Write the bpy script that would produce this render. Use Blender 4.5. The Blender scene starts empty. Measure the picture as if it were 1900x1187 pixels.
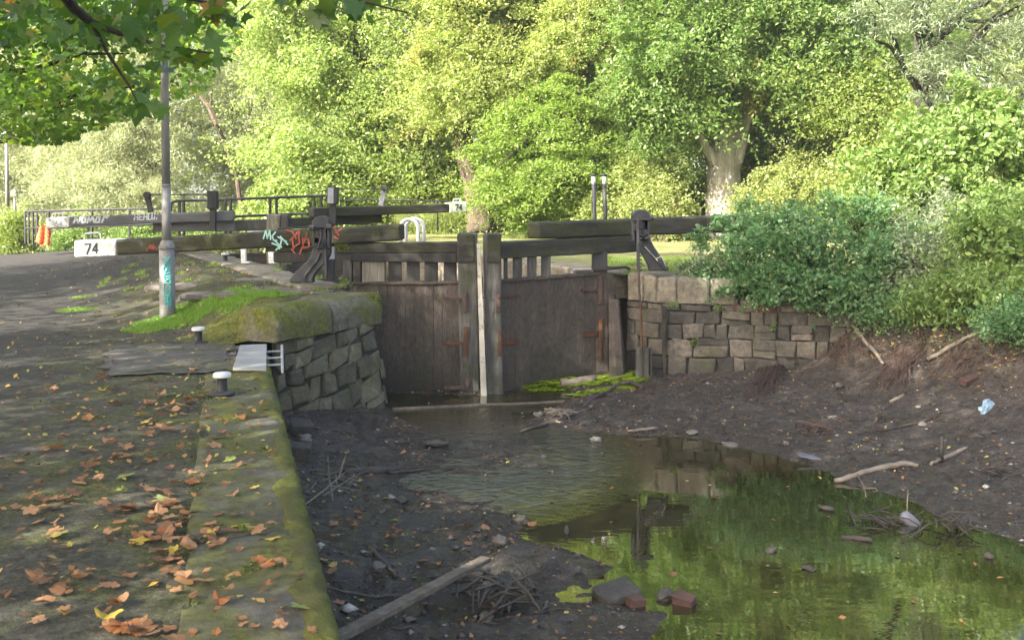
import bpy, bmesh, math, random
import numpy as np
from mathutils import Vector, Matrix, noise as mnoise

S = bpy.context.scene
R = math.radians
# ------------------------------------------------------------------ camera, sky, sun, exposure
F, CX, HY, EYE = 2000.0, 950.0, 356.0, 1.6      # focal length and horizon in photo pixels, eye height in metres
cam = bpy.data.cameras.new("camera")
cam.sensor_width = 36.0
cam.lens = 36.0 * F / 1900.0
cam.shift_y = -(593.5 - HY) / 1900.0
cam.clip_start, cam.clip_end = 0.1, 1500.0
cam.dof.use_dof = True
cam.dof.focus_distance = 12.5
cam.dof.aperture_fstop = 7.0
co = bpy.data.objects.new("camera", cam)
S.collection.objects.link(co)
co.location = (0, 0, EYE)
co.rotation_euler = (R(90), 0, 0)
S.camera = co

SUN = Vector((-0.63, -0.56, 0.56)).normalized()
w = bpy.data.worlds.new("World")
S.world = w
w.use_nodes = True
nt = w.node_tree
sky = nt.nodes.new("ShaderNodeTexSky")
sky.sky_type = 'NISHITA'
sky.sun_disc = False
sky.sun_elevation = math.asin(SUN.z)
sky.sun_rotation = math.atan2(SUN.x, SUN.y)
sky.dust_density = 5.0
sky.ozone_density = 0.35
sky.air_density = 0.8
bg = nt.nodes["Background"]
bg.inputs[1].default_value = 0.15
nt.links.new(sky.outputs[0], bg.inputs[0])
sl = bpy.data.lights.new("sun", 'SUN')
sl.energy = 4.5
sl.angle = R(0.5)
sl.color = (1.0, 0.95, 0.86)
so = bpy.data.objects.new("sun", sl)
S.collection.objects.link(so)
so.rotation_euler = SUN.to_track_quat('Z', 'Y').to_euler()
so.location = SUN * 40
S.view_settings.view_transform = 'Standard'
S.view_settings.look = 'None'
S.view_settings.gamma = 1
S.view_settings.exposure = 2.3
S.cycles.max_bounces = 8
S.cycles.diffuse_bounces = 4
S.cycles.transmission_bounces = 4
S.cycles.use_denoising = True
S.cycles.sample_clamp_indirect = 6

# ------------------------------------------------------------------ helpers
COL = S.collection
rng = np.random.default_rng(74)
rnd = random.Random(74)

def A(px, py, Y):
    """point at depth Y seen at photo pixel (px, py)"""
    return Vector(((px - CX) * Y / F, Y, EYE + (HY - py) * Y / F))

def G(px, py, z):
    """point on the level z seen at photo pixel (px, py)"""
    return A(px, py, F * (EYE - z) / (py - HY))

def sm(t):
    t = np.clip(t, 0, 1)
    return t * t * (3 - 2 * t)

def tag(o, label=None, cat=None, group=None, kind=None):
    if label: o["label"] = label
    if cat: o["category"] = cat
    if group: o["group"] = group
    if kind: o["kind"] = kind
    return o

def thing(name, label, cat, loc, group=None):
    o = bpy.data.objects.new(name, None)
    o.empty_display_size = 0.2
    COL.objects.link(o)
    o.location = loc
    return tag(o, label, cat, group)

def adopt(o, parent):
    if parent is not None:
        o.parent = parent
        if parent.type == 'EMPTY':
            o.matrix_parent_inverse = Matrix.Translation(-parent.location)
    return o

def link_mesh(name, me, mat, parent=None, smooth=False):
    o = bpy.data.objects.new(name, me)
    for m in (mat if isinstance(mat, (list, tuple)) else [mat]):
        if m: me.materials.append(m)
    if smooth:
        me.polygons.foreach_set("use_smooth", np.ones(len(me.polygons), dtype=bool))
    COL.objects.link(o)
    return adopt(o, parent)

class MB:
    """collects shapes that become one mesh"""
    def __init__(self):
        self.v, self.f = [], []
    def add(self, vs, fs):
        n = len(self.v)
        self.v += [tuple(p) for p in vs]
        self.f += [tuple(i + n for i in q) for q in fs]
        return self
    def prism(self, ring0, ring1):
        n = len(ring0)
        fs = [(i, (i + 1) % n, n + (i + 1) % n, n + i) for i in range(n)]
        fs += [tuple(range(n - 1, -1, -1)), tuple(range(n, 2 * n))]
        return self.add(list(ring0) + list(ring1), fs)
    def box(self, c, s, ax=None):
        c = Vector(c)
        X, Y, Z = ax or (Vector((1, 0, 0)), Vector((0, 1, 0)), Vector((0, 0, 1)))
        X, Y, Z = X * s[0] / 2, Y * s[1] / 2, Z * s[2] / 2
        return self.prism([c - X - Y - Z, c + X - Y - Z, c + X + Y - Z, c - X + Y - Z],
                          [c - X - Y + Z, c + X - Y + Z, c + X + Y + Z, c - X + Y + Z])
    def beam(self, p0, p1, depth, h0, h1, seg=1, jit=0.0, seed=0):
        """timber from p0 to p1 (centres of its ends), its height along z"""
        rr = random.Random(seed)
        p0, p1 = Vector(p0), Vector(p1)
        d = (p1 - p0).normalized()
        side = d.cross(Vector((0, 0, 1))).normalized() * depth / 2
        rings = []
        for i in range(seg + 1):
            t = i / seg
            c = p0.lerp(p1, t)
            h = (h0 + (h1 - h0) * t) / 2
            U = Vector((0, 0, h))
            rings.append([q + Vector([rr.uniform(-jit, jit) for _ in range(3)]) for q in (c - side - U, c + side - U, c + side + U, c - side + U)])
        n = len(self.v)
        vs = [q for r in rings for q in r]
        fs = []
        for i in range(seg):
            for k in range(4):
                a, b = i * 4 + k, i * 4 + (k + 1) % 4
                fs.append((a, b, b + 4, a + 4))
        fs += [(3, 2, 1, 0), tuple(seg * 4 + k for k in range(4))]
        return self.add(vs, fs)
    def tube(self, pts, rad, n=8, cap=True):
        pts = [Vector(p) for p in pts]
        if not hasattr(rad, '__len__'): rad = [rad] * len(pts)
        vs, fs = [], []
        up = Vector((0.31, 0.17, 0.93))
        for i, p in enumerate(pts):
            d = (pts[min(i + 1, len(pts) - 1)] - pts[max(i - 1, 0)])
            if d.length < 1e-9: d = Vector((0, 0, 1))
            d.normalize()
            a = d.cross(up)
            if a.length < 0.05: a = d.cross(Vector((1, 0, 0)))
            a.normalize()
            b = d.cross(a)
            vs += [p + (a * math.cos(2 * math.pi * k / n) + b * math.sin(2 * math.pi * k / n)) * rad[i] for k in range(n)]
        for i in range(len(pts) - 1):
            for k in range(n):
                a, b = i * n + k, i * n + (k + 1) % n
                fs.append((a, b, b + n, a + n))
        if cap:
            fs += [tuple(range(n - 1, -1, -1)), tuple((len(pts) - 1) * n + k for k in range(n))]
        return self.add(vs, fs)
    def lathe(self, c, prof, n=24):
        c = Vector(c)
        vs, fs = [], []
        for r, z in prof:
            vs += [c + Vector((r * math.cos(2 * math.pi * k / n), r * math.sin(2 * math.pi * k / n), z)) for k in range(n)]
        for i in range(len(prof) - 1):
            for k in range(n):
                a, b = i * n + k, i * n + (k + 1) % n
                fs.append((a, b, b + n, a + n))
        fs += [tuple(range(n - 1, -1, -1)), tuple((len(prof) - 1) * n + k for k in range(n))]
        return self.add(vs, fs)
    def build(self, name, mat, parent=None, smooth=False, bevel=0.0, seg=2):
        me = bpy.data.meshes.new(name)
        me.from_pydata(self.v, [], self.f)
        bm = bmesh.new(); bm.from_mesh(me)
        bmesh.ops.recalc_face_normals(bm, faces=bm.faces)
        bm.to_mesh(me); bm.free()
        o = link_mesh(name, me, mat, parent, smooth)
        if bevel:
            m = o.modifiers.new("bevel", 'BEVEL')
            m.width = bevel; m.segments = seg; m.limit_method = 'ANGLE'; m.angle_limit = R(35)
        return o

def np_mesh(name, V, faces_idx, per, mat, parent=None, smooth=False):
    """mesh from arrays: V (n,3), faces_idx flat, per = verts per face (int or array)"""
    me = bpy.data.meshes.new(name)
    V = np.ascontiguousarray(V, dtype=np.float32)
    faces_idx = np.ascontiguousarray(faces_idx, dtype=np.int32).ravel()
    if np.isscalar(per):
        nf = len(faces_idx) // per
        start = np.arange(nf, dtype=np.int32) * per
    else:
        nf = len(per)
        start = np.concatenate([[0], np.cumsum(per)[:-1]]).astype(np.int32)
    me.vertices.add(len(V)); me.vertices.foreach_set("co", V.ravel())
    me.loops.add(len(faces_idx)); me.loops.foreach_set("vertex_index", faces_idx)
    me.polygons.add(nf); me.polygons.foreach_set("loop_start", start)
    me.update(calc_edges=True)
    return link_mesh(name, me, mat, parent, smooth)

# ------------------------------------------------------------------ materials
def ramp(nt, stops, interp='LINEAR'):
    r = nt.nodes.new("ShaderNodeValToRGB")
    r.color_ramp.interpolation = interp
    el = r.color_ramp.elements
    while len(el) < len(stops): el.new(0.5)
    for e, (p, c) in zip(el, stops):
        e.position = p
        e.color = (c[0], c[1], c[2], 1) if hasattr(c, '__len__') else (c, c, c, 1)
    return r

def noise_node(nt, vec, scale, detail=6, rough=0.6, dist=0.0):
    n = nt.nodes.new("ShaderNodeTexNoise")
    n.inputs["Scale"].default_value = scale
    n.inputs["Detail"].default_value = detail
    n.inputs["Roughness"].default_value = rough
    n.inputs["Distortion"].default_value = dist
    nt.links.new(vec, n.inputs["Vector"])
    return n

def mixc(nt, fac, a, b, mode='MIX'):
    m = nt.nodes.new("ShaderNodeMix")
    m.data_type = 'RGBA'; m.blend_type = mode
    for sock, v in ((m.inputs["Factor"], fac), (m.inputs["A"], a), (m.inputs["B"], b)):
        pass
    def put(s, v):
        if hasattr(v, 'is_linked'): nt.links.new(v, s)
        elif hasattr(v, '__len__'): s.default_value = (*v, 1) if len(v) == 3 else v
        else: s.default_value = v
    put(m.inputs[0], fac); put(m.inputs[6], a); put(m.inputs[7], b)
    return m.outputs[2]

def math_node(nt, op, a, b=0.0, clamp=False):
    m = nt.nodes.new("ShaderNodeMath"); m.operation = op; m.use_clamp = clamp
    for i, v in enumerate((a, b)):
        if hasattr(v, 'is_linked'): nt.links.new(v, m.inputs[i])
        else: m.inputs[i].default_value = v
    return m.outputs[0]

def base_mat(name):
    m = bpy.data.materials.new(name)
    m.use_nodes = True
    nt = m.node_tree
    return m, nt, nt.nodes["Principled BSDF"]

def coords(nt, stretch=(1, 1, 1), rot=(0, 0, 0), kind="Object"):
    tc = nt.nodes.new("ShaderNodeTexCoord")
    mp = nt.nodes.new("ShaderNodeMapping")
    mp.inputs["Scale"].default_value = stretch
    mp.inputs["Rotation"].default_value = rot
    nt.links.new(tc.outputs[kind], mp.inputs[0])
    return mp.outputs[0], tc.outputs[kind]

def mk(name, stops, scale=4.0, rough=(0.7, 0.9), bump=0.3, bscale=30.0, stretch=(1, 1, 1), rot=(0, 0, 0), spots=None, moss=None,
       top_moss=None, metallic=0.0, spec=0.4, bdist=0.02, grain=None, island=None):
    """layered noise material; spots=(colour, scale, lo, hi); moss=(colour, scale, lo, hi); top_moss the same but only on upward faces"""
    m, nt, p = base_mat(name)
    vec, raw = coords(nt, stretch, rot)
    n = noise_node(nt, vec, scale, 8, 0.65, 0.3)
    col = ramp(nt, stops); nt.links.new(n.outputs[0], col.inputs[0])
    c = col.outputs[0]
    if grain:
        gn = noise_node(nt, vec, grain[0], 4, 0.7)
        gr = ramp(nt, [(0.3, grain[1]), (0.7, grain[2])]); nt.links.new(gn.outputs[0], gr.inputs[0])
        c = mixc(nt, 1.0, c, gr.outputs[0], 'MULTIPLY')
    if island:
        gi = nt.nodes.new("ShaderNodeNewGeometry")
        ir = ramp(nt, island); nt.links.new(gi.outputs["Random Per Island"], ir.inputs[0])
        c = mixc(nt, 1.0, c, ir.outputs[0], 'MULTIPLY')
    for lay, topped in ((spots, False), (moss, False), (top_moss, True)):
        if not lay: continue
        sn = noise_node(nt, raw, lay[1], 7, 0.7, 0.5)
        sr = ramp(nt, [(lay[2], 0.0), (lay[3], 1.0)]); nt.links.new(sn.outputs[0], sr.inputs[0])
        f = sr.outputs[0]
        if topped:
            g = nt.nodes.new("ShaderNodeNewGeometry")
            sx = nt.nodes.new("ShaderNodeSeparateXYZ"); nt.links.new(g.outputs["Normal"], sx.inputs[0])
            up = ramp(nt, [(0.05, 0.0), (0.75, 1.0)]); nt.links.new(sx.outputs[2], up.inputs[0])
            f = math_node(nt, 'MULTIPLY', f, up.outputs[0])
        fine = noise_node(nt, raw, lay[1] * 14, 3)
        fr = ramp(nt, [(0.3, tuple(x * 0.45 for x in lay[0])), (0.7, tuple(min(1, x * 1.35) for x in lay[0]))])
        nt.links.new(fine.outputs[0], fr.inputs[0])
        c = mixc(nt, f, c, fr.outputs[0])
    nt.links.new(c, p.inputs["Base Color"])
    rr = ramp(nt, [(0.3, rough[0]), (0.7, rough[1])]); nt.links.new(n.outputs[0], rr.inputs[0])
    nt.links.new(rr.outputs[0], p.inputs["Roughness"])
    p.inputs["Metallic"].default_value = metallic
    p.inputs["Specular IOR Level"].default_value = spec
    b = nt.nodes.new("ShaderNodeBump")
    b.inputs["Strength"].default_value = bump; b.inputs["Distance"].default_value = bdist
    bn = noise_node(nt, vec, bscale, 6, 0.7)
    nt.links.new(bn.outputs[0], b.inputs["Height"]); nt.links.new(b.outputs[0], p.inputs["Normal"])
    return m

def leafmat(name, stops, trans=0.45, tmul=(1.9, 2.0, 1.3), rough=0.45, spec=0.45, big=None):
    m, nt, p = base_mat(name)
    g = nt.nodes.new("ShaderNodeNewGeometry")
    col = ramp(nt, stops); nt.links.new(g.outputs["Random Per Island"], col.inputs[0])
    c = col.outputs[0]
    if big:                                                     # whole sprays of a second colour
        vec, raw = coords(nt)
        n = noise_node(nt, raw, big[1], 3, 0.6)
        f = ramp(nt, [(big[2], 0.0), (big[3], 1.0)]); nt.links.new(n.outputs[0], f.inputs[0])
        c = mixc(nt, f.outputs[0], c, big[0])
    nt.links.new(c, p.inputs["Base Color"])
    p.inputs["Roughness"].default_value = rough
    p.inputs["Specular IOR Level"].default_value = spec
    t = nt.nodes.new("ShaderNodeBsdfTranslucent")
    tc = mixc(nt, 1.0, c, tmul, 'MULTIPLY')
    nt.links.new(tc, t.inputs[0])
    mx = nt.nodes.new("ShaderNodeMixShader"); mx.inputs[0].default_value = trans
    nt.links.new(p.outputs[0], mx.inputs[1]); nt.links.new(t.outputs[0], mx.inputs[2])
    nt.links.new(mx.outputs[0], nt.nodes["Material Output"].inputs[0])
    return m

M = {}
MOSS = (0.13, 0.14, 0.015)
M['mossy_wood'] = mk("weathered mossy timber", [(0.25, (0.014, 0.014, 0.011)), (0.5, (0.034, 0.032, 0.024)), (0.75, (0.085, 0.082, 0.066))], 3.0, (0.75, 0.95), 0.5, 24, (0.5, 0.5, 3.5),
                     moss=((0.045, 0.05, 0.010), 2.2, 0.46, 0.66), grain=(14, 0.6, 1.2))
M['grey_wood'] = mk("grey weathered timber", [(0.25, (0.03, 0.028, 0.024)), (0.5, (0.085, 0.08, 0.07)), (0.75, (0.17, 0.16, 0.14))], 3.5, (0.75, 0.95), 0.6, 26, (4, 4, 0.4),
                    moss=((0.05, 0.055, 0.012), 2.4, 0.52, 0.7), grain=(12, 0.6, 1.2))
M['dark_wood'] = mk("dark tarred timber", [(0.3, (0.012, 0.011, 0.010)), (0.7, (0.05, 0.046, 0.04))], 4, (0.7, 0.9), 0.5, 24, (4, 4, 0.4))
M['beam_grey'] = mk("pale grey painted timber", [(0.3, (0.09, 0.09, 0.09)), (0.7, (0.19, 0.185, 0.175))], 3, (0.7, 0.9), 0.3, 20, (0.5, 0.5, 3), moss=((0.09, 0.09, 0.04), 3, 0.6, 0.75))
M['gate_wood'] = mk("soaked brown gate boards", [(0.25, (0.052, 0.040, 0.031)), (0.5, (0.096, 0.077, 0.062)), (0.75, (0.155, 0.127, 0.104))], 2.2, (0.7, 0.95), 1.0, 40, (3.0, 3.0, 0.5),
                    spots=((0.066, 0.058, 0.042), 1.1, 0.46, 0.62), grain=(30, 0.4, 1.45), island=[(0, (.8, .8, .8)), (1, (1.12, 1.1, 1.08))])
def slime(m, z0, z1, colr):
    nt = m.node_tree; p = nt.nodes["Principled BSDF"]; lk = p.inputs["Base Color"].links[0]; src = lk.from_socket
    vec, raw = coords(nt); sx = nt.nodes.new("ShaderNodeSeparateXYZ"); nt.links.new(raw, sx.inputs[0])
    n = noise_node(nt, raw, 4, 6, .7)
    h = math_node(nt, 'ADD', sx.outputs[2], math_node(nt, 'MULTIPLY', math_node(nt, 'SUBTRACT', n.outputs[0], .5), .5))
    f = math_node(nt, 'DIVIDE', math_node(nt, 'SUBTRACT', h, z1), z0 - z1, True)
    nt.links.new(mixc(nt, math_node(nt, 'MULTIPLY', f, .75), src, colr), p.inputs["Base Color"])
slime(M['gate_wood'], -.95, -.35, (.028, .028, .017))
M['pale_wood'] = mk("bleached bare timber", [(0.3, (0.34, 0.31, 0.235)), (0.7, (0.54, 0.50, 0.41))], 5, (0.7, 0.9), 0.4, 30, (3, 3, 0.5), spots=((0.12, 0.10, 0.07), 9, 0.56, 0.68))
M['rotten_wood'] = mk("pale rotten post", [(0.3, (0.13, 0.11, 0.08)), (0.7, (0.34, 0.30, 0.23))], 6, (0.8, 0.95), 0.8, 22, (4, 4, 0.5), moss=((0.11, 0.14, 0.02), 4, 0.55, 0.7))
M['rust'] = mk("rusty iron", [(0.3, (0.055, 0.026, 0.014)), (0.55, (0.09, 0.042, 0.022)), (0.78, (0.26, 0.10, 0.028))], 7, (0.7, 0.95), 0.6, 60)
M['bright_rust'] = mk("bright orange rust", [(0.3, (0.10, 0.045, 0.02)), (0.7, (0.34, 0.13, 0.03))], 10, (0.7, 0.95), 0.6, 60)
M['brown_iron'] = mk("brown iron strap", [(0.3, (0.045, 0.03, 0.024)), (0.7, (0.10, 0.062, 0.045))], 9, (0.6, 0.9), 0.5, 60)
M['black_iron'] = mk("worn black iron", [(0.3, (0.012, 0.012, 0.013)), (0.7, (0.04, 0.04, 0.042))], 8, (0.45, 0.7), 0.35, 40, spec=0.5, spots=((0.09, 0.05, 0.035), 10, 0.66, 0.76))
M['grey_iron'] = mk("grey painted iron", [(0.3, (0.24, 0.25, 0.255)), (0.7, (0.38, 0.38, 0.38))], 8, (0.5, 0.7), 0.2, 40, spots=((0.10, 0.08, 0.06), 12, 0.64, 0.74))
M['white_paint'] = mk("chalky white paint", [(0.3, (0.50, 0.50, 0.47)), (0.7, (0.68, 0.68, 0.65))], 5, (0.6, 0.8), 0.2, 30, spots=((0.24, 0.22, 0.17), 9, 0.54, 0.68))
M['green_white'] = mk("greened white paint", [(0.3, (0.40, 0.44, 0.32)), (0.7, (0.58, 0.61, 0.48))], 5, (0.6, 0.8), 0.2, 30)
M['black_paint'] = mk("black paint", [(0.3, (0.015, 0.015, 0.015)), (0.7, (0.03, 0.03, 0.03))], 8, (0.5, 0.7), 0.1, 30)
M['teal_paint'] = mk("teal spray paint", [(0.3, (0.03, 0.30, 0.29)), (0.7, (0.06, 0.46, 0.42))], 8, (0.6, 0.8), 0.1, 30)
M['mint_paint'] = mk("pale mint spray paint", [(0.3, (0.25, 0.50, 0.44)), (0.7, (0.42, 0.66, 0.58))], 8, (0.6, 0.8), 0.1, 30)
M['red_paint'] = mk("red spray paint", [(0.3, (0.13, 0.04, 0.03)), (0.5, (0.30, 0.06, 0.045)), (0.7, (0.38, 0.09, 0.07))], 12, (0.6, 0.8), 0.1, 30)
M['spray_white'] = mk("white spray paint", [(0.3, (0.6, 0.6, 0.6)), (0.7, (0.75, 0.75, 0.75))], 8, (0.6, 0.8), 0.1, 30)
M['post_metal'] = mk("dull galvanised lamp post", [(0.3, (0.16, 0.155, 0.15)), (0.7, (0.25, 0.245, 0.235))], 5, (0.5, 0.7), 0.15, 30, (1, 1, 0.4), spots=((0.13, 0.125, 0.11), 3, 0.55, 0.7))
M['steel'] = mk("bare grey steel plate", [(0.3, (0.18, 0.185, 0.18)), (0.7, (0.33, 0.33, 0.32))], 5, (0.5, 0.75), 0.15, 40, spots=((0.14, 0.14, 0.08), 5, 0.58, 0.7))
M['concrete'] = mk("stained concrete", [(0.3, (0.11, 0.095, 0.08)), (0.7, (0.21, 0.185, 0.16))], 4, (0.8, 0.95), 0.4, 40, moss=((0.06, 0.06, 0.02), 3, 0.55, 0.72))
M['mossy_stone'] = mk("green stained masonry", [(0.25, (0.045, 0.043, 0.026)), (0.5, (0.095, 0.09, 0.058)), (0.75, (0.17, 0.16, 0.115))], 2.6, (0.8, 0.95), 0.7, 30, moss=((0.075, 0.08, 0.018), 3.2, 0.54, 0.72), island=[(0, (.55, .55, .55)), (.5, (.95, .93, .9)), (.8, (1.12, 1.08, 1.0)), (1, (1.3, 1.22, 1.15))], grain=(18, .6, 1.3))
M['moss_coping'] = mk("moss covered stone", [(0.25, (0.07, 0.065, 0.045)), (0.75, (0.17, 0.155, 0.115))], 3, (0.85, 0.98), 0.9, 46, moss=((0.115, 0.122, 0.015), 1.9, 0.40, 0.60), grain=(14, .5, 1.35))
M['quay_coping'] = mk("worn coping stone with moss", [(0.25, (0.04, 0.037, 0.027)), (0.5, (0.082, 0.076, 0.057)), (0.75, (0.145, 0.134, 0.104))], 2.4, (0.8, 0.95), 0.6, 40, moss=((0.085, 0.088, 0.014), 1.7, 0.41, 0.58), grain=(20, .6, 1.3))
M['edge_moss'] = mk("thick edge moss", [(0.2, (0.05, 0.045, 0.02)), (0.45, (0.075, 0.078, 0.014)), (0.62, MOSS), (0.85, (0.20, 0.20, 0.03))], 3, (0.9, 1.0), 1.0, 70)
M['sand_stone'] = mk("buff sandstone", [(0.25, (0.10, 0.085, 0.058)), (0.5, (0.19, 0.165, 0.12)), (0.75, (0.28, 0.25, 0.19))], 3, (0.8, 0.95), 0.6, 34, spots=((0.06, 0.055, 0.045), 1.8, 0.54, 0.7), grain=(16, .6, 1.25))
M['dark_stone'] = mk("sooty coursed stone", [(0.22, (0.025, 0.0235, 0.021)), (0.5, (0.078, 0.071, 0.058)), (0.78, (0.16, 0.145, 0.115))], 1.7, (0.75, 0.95), 0.8, 34, moss=((0.08, 0.08, 0.03), 1.3, 0.56, 0.74), island=[(0, (.55, .55, .55)), (.5, (.95, .93, .9)), (.8, (1.25, 1.2, 1.1)), (1, (1.5, 1.4, 1.35))], grain=(18, .55, 1.3))
M['mortar'] = mk("black open joints", [(0.3, (0.02, 0.019, 0.014)), (0.7, (0.06, 0.055, 0.042))], 5, (0.9, 1.0), 0.8, 30)
M['brick'] = mk("dark red brick", [(0.3, (0.045, 0.026, 0.02)), (0.7, (0.12, 0.06, 0.045))], 5, (0.8, 0.95), 0.6, 50)
M['stone'] = mk("muddy grey stone", [(0.3, (0.06, 0.053, 0.044)), (0.7, (0.16, 0.145, 0.12))], 6, (0.7, 0.9), 0.6, 40)
M['pale_stone'] = mk("pale stone", [(0.3, (0.09, 0.08, 0.066)), (0.7, (0.22, 0.20, 0.165))], 6, (0.7, 0.9), 0.5, 40)
M['driftwood'] = mk("barkless driftwood", [(0.3, (0.11, 0.09, 0.068)), (0.7, (0.26, 0.22, 0.165))], 9, (0.7, 0.9), 0.6, 40)
M['old_plank'] = mk("old brown plank", [(0.3, (0.07, 0.055, 0.04)), (0.7, (0.19, 0.155, 0.115))], 6, (0.7, 0.9), 0.7, 40, (1.2, 1.2, 3), grain=(22, .5, 1.3))
M['wet_stick'] = mk("wet dark stick", [(0.3, (0.025, 0.021, 0.017)), (0.7, (0.085, 0.07, 0.055))], 9, (0.5, 0.8), 0.6, 40)
M['root'] = mk("red brown rootlets", [(0.3, (0.045, 0.030, 0.022)), (0.7, (0.125, 0.082, 0.062))], 9, (0.7, 0.9), 0.3, 40)
M['bark'] = mk("brown bark", [(0.3, (0.05, 0.036, 0.026)), (0.7, (0.19, 0.14, 0.10))], 5, (0.8, 0.95), 1.0, 16, (3, 3, 0.7), bdist=.05, grain=(14, .5, 1.3))
M['dark_bark'] = mk("dark bark", [(0.3, (0.018, 0.015, 0.012)), (0.7, (0.06, 0.05, 0.04))], 5, (0.8, 0.95), 0.9, 16, (3, 3, 0.7))
M['pale_bark'] = mk("pale grey bark", [(0.28, (0.16, 0.14, 0.105)), (0.44, (0.32, 0.295, 0.235)), (0.68, (0.48, 0.45, 0.38))], 2.6, (0.8, 0.95), 1.0, 12, (2.2, 2.2, 0.45), grain=(14, .55, 1.25), bdist=.05)
M['blue_plastic'] = mk("pale blue plastic", [(0.3, (0.17, 0.25, 0.31)), (0.7, (0.30, 0.40, 0.45))], 8, (0.35, 0.5), 0.4, 14)
M['blue_board'] = mk("slate blue board", [(0.3, (0.06, 0.065, 0.085)), (0.7, (0.13, 0.14, 0.17))], 8, (0.5, 0.7), 0.3, 30)
M['grey_plastic'] = mk("cloudy grey plastic", [(0.3, (0.08, 0.08, 0.10)), (0.7, (0.18, 0.18, 0.21))], 8, (0.3, 0.5), 0.2, 30)
M['bright_blue'] = mk("bright blue cap", [(0.3, (0.03, 0.16, 0.42)), (0.7, (0.05, 0.25, 0.58))], 8, (0.35, 0.5), 0.1, 30)
M['net'] = mk("orange plastic netting", [(0.3, (0.68, 0.13, 0.05)), (0.7, (0.85, 0.22, 0.09))], 8, (0.5, 0.7), 0.1, 30)
slime(M['dark_stone'], -1.0, -.55, (.035, .036, .022))

# ------------------------------------------------------------------ setting: banks, bed, water
QUAY_X = lambda Y: 0.41 - 0.266 * Y                      # the quay's edge
LP = np.array([(-40, 10.9 - .55), (0, .41 - .55), (11.30, QUAY_X(11.3) - .55), (11.45, -2.80), (13.62, -2.10), (13.75, -2.25), (23.2, -6.9), (60, -22), (220, -90)], float)
RP = np.array([(-40, 8.5), (-6, 7.6), (4, 7.2), (8, 6.8), (10.5, 6.2), (12.2, 5.75), (13.15, 5.35), (13.62, 4.45), (14.0, 2.10), (14.15, 1.95), (14.65, 1.42), (23.2, -3.1), (60, -18), (220, -86)], float)
def left_x(Y): return np.interp(Y, LP[:, 0], LP[:, 1])
def right_x(Y): return np.interp(Y, RP[:, 0], RP[:, 1])

def fbm(X, Y, sc, seed=0, octv=4):
    """cheap smooth noise on arrays, about -1..1"""
    out = np.zeros_like(np.asarray(X, float)); amp = 1.0; tot = 0
    r = np.random.default_rng(seed)
    for _ in range(octv):
        for _k in range(3):
            a = r.uniform(0, 6.28); ph = r.uniform(0, 6.28, 2); f = sc * r.uniform(0.7, 1.3)
            u = X * math.cos(a) + Y * math.sin(a); v = -X * math.sin(a) + Y * math.cos(a)
            out = out + amp * np.sin(u * f + ph[0] + 1.3 * np.sin(v * f * 0.8 + ph[1])) / 3
        tot += amp; amp *= 0.55; sc *= 2.1
    return out / tot

def z_left(X, Y):
    X = np.asarray(X, float); Y = np.asarray(Y, float)
    lag = np.maximum(0, -2.6 - X)
    t = (Y - 11.32 - 0.35 * np.minimum(lag, 0.8) - 1.05 * np.maximum(0, lag - 0.8)) / (0.6 + 1.5 * lag)
    z = 0.37 * sm(t)
    z = z - 0.055 * np.maximum(0, Y - 24.0) * sm((Y - 24) / 6)
    z = z + 0.012 * fbm(X, Y, 1.6, 5) * sm((left_x(Y) - X) / 0.3)
    return np.maximum(z, -1.9)

def z_right(X, Y):
    X = np.asarray(X, float); Y = np.asarray(Y, float)
    d = X - right_x(Y)
    a = 0.47 + 0.02 * fbm(X, Y, 1.2, 9) + 0.10 * np.maximum(0, X - 6.5)
    b = 0.12 + 0.30 * sm(d / 1.2) + 0.22 * np.maximum(0, d - 1.0) + 0.05 * fbm(X, Y, 2.2, 3)
    k = sm((Y - 13.3) / 0.5)
    z = b * (1 - k) + a * k
    return np.minimum(z, 4.0)

def bank(name, ys, offs, xline, zf, side, mat):
    Yg = np.repeat(ys[:, None], len(offs), 1)
    Xg = xline(ys)[:, None] + side * offs[None, :]
    Zg = zf(Xg, Yg)
    V = np.stack([Xg, Yg, Zg], -1).reshape(-1, 3)
    n, m = Yg.shape
    i = (np.arange(n - 1)[:, None] * m + np.arange(m - 1)[None, :]).ravel()
    q = np.stack([i, i + 1, i + m + 1, i + m], -1)
    if side < 0: q = q[:, ::-1]
    o = np_mesh(name, V, q, 4, mat, None, True)
    return tag(o, kind='structure')

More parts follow.
